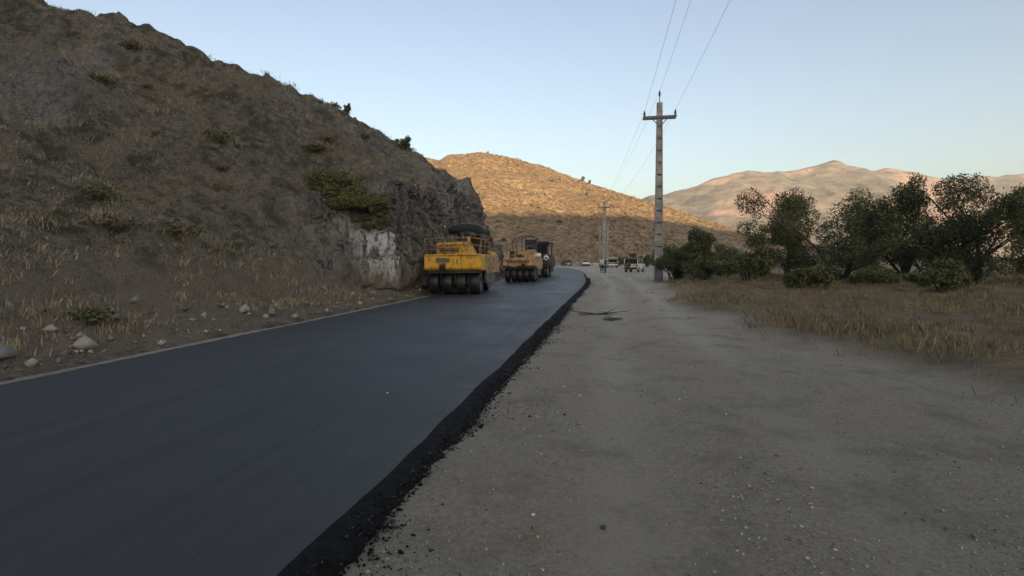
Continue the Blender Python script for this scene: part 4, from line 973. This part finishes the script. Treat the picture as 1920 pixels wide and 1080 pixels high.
    if spare:
        S_ = MB(); S_.lathe([(.001, -.17), (.17, -.18), (.2, -.2), (.31, -.19), (.335, -.12), (.335, 0)], (-.3, 0, .92), 'y', 24); S_.build('spare_wheel', M_RUBD, t)
    if open_door:
        Dm = Matrix.Translation((-h, y3-.3, 0)) @ Matrix.Rotation(R(62), 4, 'Z')
        Od = MB(); Od.box(-.03, .03, -.95, 0, .42, belt, Dm); od = Od.build('open_door', paint, t, .015)
        Fr = MB(); Fr.tube([Dm @ Vector(p) for p in ((0, -.95, belt), (0, -.8, zt-.08), (0, -.25, zt-.08), (0, 0, belt))], .025, 6); Fr.build('door_frame', paint, od)
        Gl = MB(); Gl.prism([(-.93, belt), (-.79, zt-.1), (-.26, zt-.1), (-.03, belt)], -.008, .008, 'x'); Gl.v = [tuple(Dm @ Vector(p)) for p in Gl.v]; Gl.build('door_glass', M_GLASS, od)
    return t
def gpos(px, D, z=0): return (at(px, D), D, z)
car('white_hatchback', 'white car with its tailgate raised, parked behind the two people', gpos(1149.5, 94), R(4), 4.2, 1.86, 1.58, .98, [(.05, .7), (.0, .98), (2.9, .98), (3.95, .86), (4.2, .6)], (.06, .42, 2.2, 3.0), M_CARW, open_gate=True, wr=.32)
car('off_road_car', 'boxy cream white off-road car with dark windows and an open door, beside the green bush', gpos(1183, 62.5), -R(27), 3.6, 1.66, 1.66, 1.03, [(.0, .6), (.02, 1.03), (2.5, 1.03), (3.45, .98), (3.58, .9), (3.6, .5)], (.03, .10, 2.1, 2.5), M_CARC, boxy=True, spare=True, open_door=True, wr=.35)
car('small_white_car', 'tiny white car far off where the road bends, facing the viewer', gpos(1095, 126), R(180), 3.9, 1.65, 1.42, .92, [(.0, .6), (.05, .92), (2.7, .92), (3.7, .8), (3.9, .55)], (.1, .5, 1.9, 2.7), M_CARW, group='distant cars at the road bend')
car('dark_car', 'small dark car far off at the road bend, left of the tiny white one', gpos(1066, 122), R(8), 4.0, 1.65, 1.4, .9, [(.0, .6), (.05, .9), (2.8, .9), (3.8, .8), (4.0, .55)], (.5, .9, 2.2, 3.0), M_CARD, group='distant cars at the road bend')
Bw = MB(); Bw.prism([(-.25, -.1), (-.25, .12), (-.09, .35), (-.07, .75), (.07, .75), (.09, .35), (.25, .12), (.25, -.1)], 0, 6.5, 'x'); bw = Bw.build('concrete_barrier', M_CONC, None, .02); bw.location = gpos(1074, 124.5); tag(bw, 'low grey concrete barrier between the two tiny distant cars', 'barrier')

# ============================================================ PEOPLE
def skinmat(name, c): return simple(name, c, .55, var=.08)
M_SKIN = skinmat('skin', (.33, .19, .13)); M_HAIR = simple('black_hair', (.012, .010, .009), .6); M_SHIRT = simple('pale_cyan_shirt', (.45, .62, .62), .85, var=.06, sc=9); M_JEAN = simple('dark_blue_trousers', (.022, .032, .055), .9, var=.2); M_DSH = simple('dark_jacket', (.022, .024, .03), .9, var=.2); M_DTR = simple('charcoal_trousers', (.035, .032, .03), .9, var=.2); M_SHOE = simple('shoe_leather', (.012, .011, .01), .6)
def skinned(name, verts, edges, radii, mat, parent, sub=2):
    me = bpy.data.meshes.new(name); me.from_pydata(verts, edges, []); o = bpy.data.objects.new(name, me); link(o, parent)
    md = o.modifiers.new('skin', 'SKIN'); md.use_smooth_shade = True
    for i, r_ in enumerate(radii):
        rr = r_ if isinstance(r_, tuple) else (r_, r_); me.skin_vertices[0].data[i].radius = rr; me.skin_vertices[0].data[i].use_root = (i == 0)
    s_ = o.modifiers.new('sub', 'SUBSURF'); s_.levels = s_.render_levels = sub
    dg = bpy.context.evaluated_depsgraph_get(); m2 = bpy.data.meshes.new_from_object(o.evaluated_get(dg)); o.modifiers.clear(); o.data = m2; bpy.data.meshes.remove(me)
    m2.materials.clear(); m2.materials.append(mat)
    for p in m2.polygons: p.use_smooth = True
    return o
def person(label, loc, rz, top, legs, pose, sc=1):
    t = thing('person', label, 'person', loc, rz, 'people standing on the gravel', sc)
    la, ra, stride = pose                          # (elbow, wrist) for each arm
    V = [(0, 0, .95), (0, 0, 1.12), (0, .01, 1.30), (0, 0, 1.44), (0, 0, 1.52), (0, .015, 1.60)]; E = [(0, 1), (1, 2), (2, 3), (3, 4), (4, 5)]; Rr = [(.155, .11), (.14, .10), (.17, .115), (.10, .085), (.055, .055), (.052, .055)]
    legsv = {}
    for sgn, st in ((-1, stride), (1, -stride)):
        b = len(V); V += [(sgn*.09, 0, .88), (sgn*.10, st*.4+.02, .49), (sgn*.105, st, .09), (sgn*.115, st+.13, .035)]; E += [(0, b), (b, b+1), (b+1, b+2), (b+2, b+3)]; Rr += [(.092, .092), (.062, .062), (.043, .043), (.04, .03)]
        legsv[sgn] = V[b:b+4]
    wr = {}
    for sgn, (el, wt) in ((-1, la), (1, ra)):
        b = len(V); V += [(sgn*.185, 0, 1.42), el, wt]; E += [(3, b), (b, b+1), (b+1, b+2)]; Rr += [(.058, .058), (.041, .041), (.028, .028)]; wr[sgn] = (Vector(el), Vector(wt))
    body = skinned('body', V, E, Rr, M_SKIN, t)
    # hands: palm, four unequal bent fingers and a thumb leaving the side
    for sgn in (-1, 1):
        el, wt = wr[sgn]; d = (wt-el).normalized(); side = Vector((0, 1, 0)) if abs(d.y) < .8 else Vector((0, 0, 1)); nrm = d.cross(side).normalized(); side = nrm.cross(d).normalized()
        hv = [wt-d*.02, wt+d*.04, wt+d*.085]; he = [(0, 1), (1, 2)]; hr = [(.026, .026), (.034, .02), (.036, .017)]
        for k, l in enumerate((.066, .076, .071, .055)):
            o_ = side*(.027-.018*k); b = len(hv); p = wt+d*.085+o_; hv += [p, p+d*l*.45+nrm*.006*sgn, p+d*l*.85+nrm*.024*sgn]; he += [(2, b), (b, b+1), (b+1, b+2)]; hr += [(.009, .009), (.0085, .0085), (.007, .007)]
        b = len(hv); p = wt+d*.035+side*.03; hv += [p, p+side*.022+d*.03, p+side*.026+d*.058+nrm*.01*sgn]; he += [(1, b), (b, b+1), (b+1, b+2)]; hr += [(.012, .012), (.010, .010), (.008, .008)]
        skinned('hand', hv, he, hr, M_SKIN, body, 1)
    # head with face
    bm = bmesh.new(); bmesh.ops.create_uvsphere(bm, u_segments=28, v_segments=20, radius=1)
    for v in bm.verts:
        x, y, z = v.co; w_ = 1-.22*max(0, -z); v.co = Vector((x*.076*w_, y*.098*(1-.12*max(0, -z)), z*.118))
        if y > .3 and -.25 < z < .15 and abs(x) < .22: v.co.y += .022*(1-abs(x)/.22)*(1-abs(z+.08)/.25 if abs(z+.08) < .25 else 0)
        if y > .5 and abs(z-.14) < .12 and .2 < abs(x) < .55: v.co.y -= .008
        if y > .5 and z < -.6: v.co.y += .008
    me = bpy.data.meshes.new('head'); bm.to_mesh(me); bm.free(); me.materials.append(M_SKIN)
    for p in me.polygons: p.use_smooth = True
    hd = link(bpy.data.objects.new('head', me), body); hd.location = (0, .025, 1.675)
    for nm, c, r_, m_ in (('ear', (-.078, .02, 1.67), (.012, .022, .033), M_SKIN), ('ear', (.078, .02, 1.67), (.012, .022, .033), M_SKIN), ('eye', (-.03, .108, 1.69), (.012, .008, .007), M_WHITE), ('eye', (.03, .108, 1.69), (.012, .008, .007), M_WHITE), ('mouth', (0, .112, 1.612), (.022, .006, .006), simple('lips', (.25, .10, .08), .5))):
        Q = MB(); Q.ball(c, r_, 10, 7); Q.build(nm, m_, body)
    Hh = MB(); Hh.ball((0, .006, 1.705), (.086, .100, .102), 20, 14); Hh.build('hair', M_HAIR, t)
    # clothes follow the body, a little looser
    sv = [(0, 0, .92), (0, 0, 1.12), (0, .01, 1.30), (0, 0, 1.44), (0, 0, 1.475)]; se = [(0, 1), (1, 2), (2, 3), (3, 4)]; sr = [(.178, .135), (.165, .125), (.19, .135), (.115, .10), (.075, .075)]
    for sgn in (-1, 1):
        el, wt = wr[sgn]; b = len(sv); end = el.lerp(wt, .85); sv += [(sgn*.188, 0, 1.415), tuple(el), tuple(end)]; se += [(3, b), (b, b+1), (b+1, b+2)]; sr += [(.072, .072), (.058, .058), (.045, .045)]
    skinned('shirt', sv, se, sr, top, t)
    tv = [(0, 0, .98), (0, 0, .90)]; te = [(0, 1)]; tr_ = [(.165, .12), (.168, .125)]
    for sgn in (-1, 1):
        q = legsv[sgn]; b = len(tv); tv += [q[0], q[1], (q[2][0], q[2][1], .13)]; te += [(1, b), (b, b+1), (b+1, b+2)]; tr_ += [(.108, .108), (.082, .082), (.068, .068)]
    skinned('trousers', tv, te, tr_, legs, t)
    for sgn in (-1, 1):
        q = legsv[sgn]; skinned('shoe', [(q[2][0], q[2][1]-.05, .055), (q[2][0], q[2][1]+.05, .05), (q[3][0], q[3][1]+.06, .035)], [(0, 1), (1, 2)], [(.048, .05), (.05, .045), (.045, .032)], M_SHOE, t, 1)
    return t
gx1, gx2 = at(1128.8, 62.5), at(1135.2, 61.8)
person('person in a pale cyan shirt and dark blue trousers, left of the pair', (gx1, 62.5, gz(gx1, 62.5)), R(20), M_SHIRT, M_JEAN, (((-.27, .02, 1.16), (-.24, .16, .97)), ((.26, -.05, 1.17), (.20, .14, 1.08)), .09), 1.0)
person('person in dark jacket and trousers, right of the pair by the white car', (gx2, 61.8, gz(gx2, 61.8)), R(70), M_DSH, M_DTR, (((-.25, -.03, 1.16), (-.27, .05, .90)), ((.25, .02, 1.17), (.22, .2, 1.02)), -.08), 1.02)

# ============================================================ HAZE (the air between here and the mountains)
HZ_ = MB(); HZ_.box(-3320, 3320, -1560, 3320, -6, 218)
m_hz = bpy.data.materials.new('haze_air'); m_hz.use_nodes = True; t = m_hz.node_tree; t.nodes.clear()
o_ = N(t, 'ShaderNodeOutputMaterial'); pv = N(t, 'ShaderNodeVolumePrincipled'); pv.inputs['Color'].default_value = (.82, .91, 1, 1)
pv.inputs['Density'].default_value = .00030; pv.inputs['Anisotropy'].default_value = .4
t.links.new(pv.outputs[0], o_.inputs['Volume'])
tag(HZ_.build('haze', m_hz), kind='stuff')
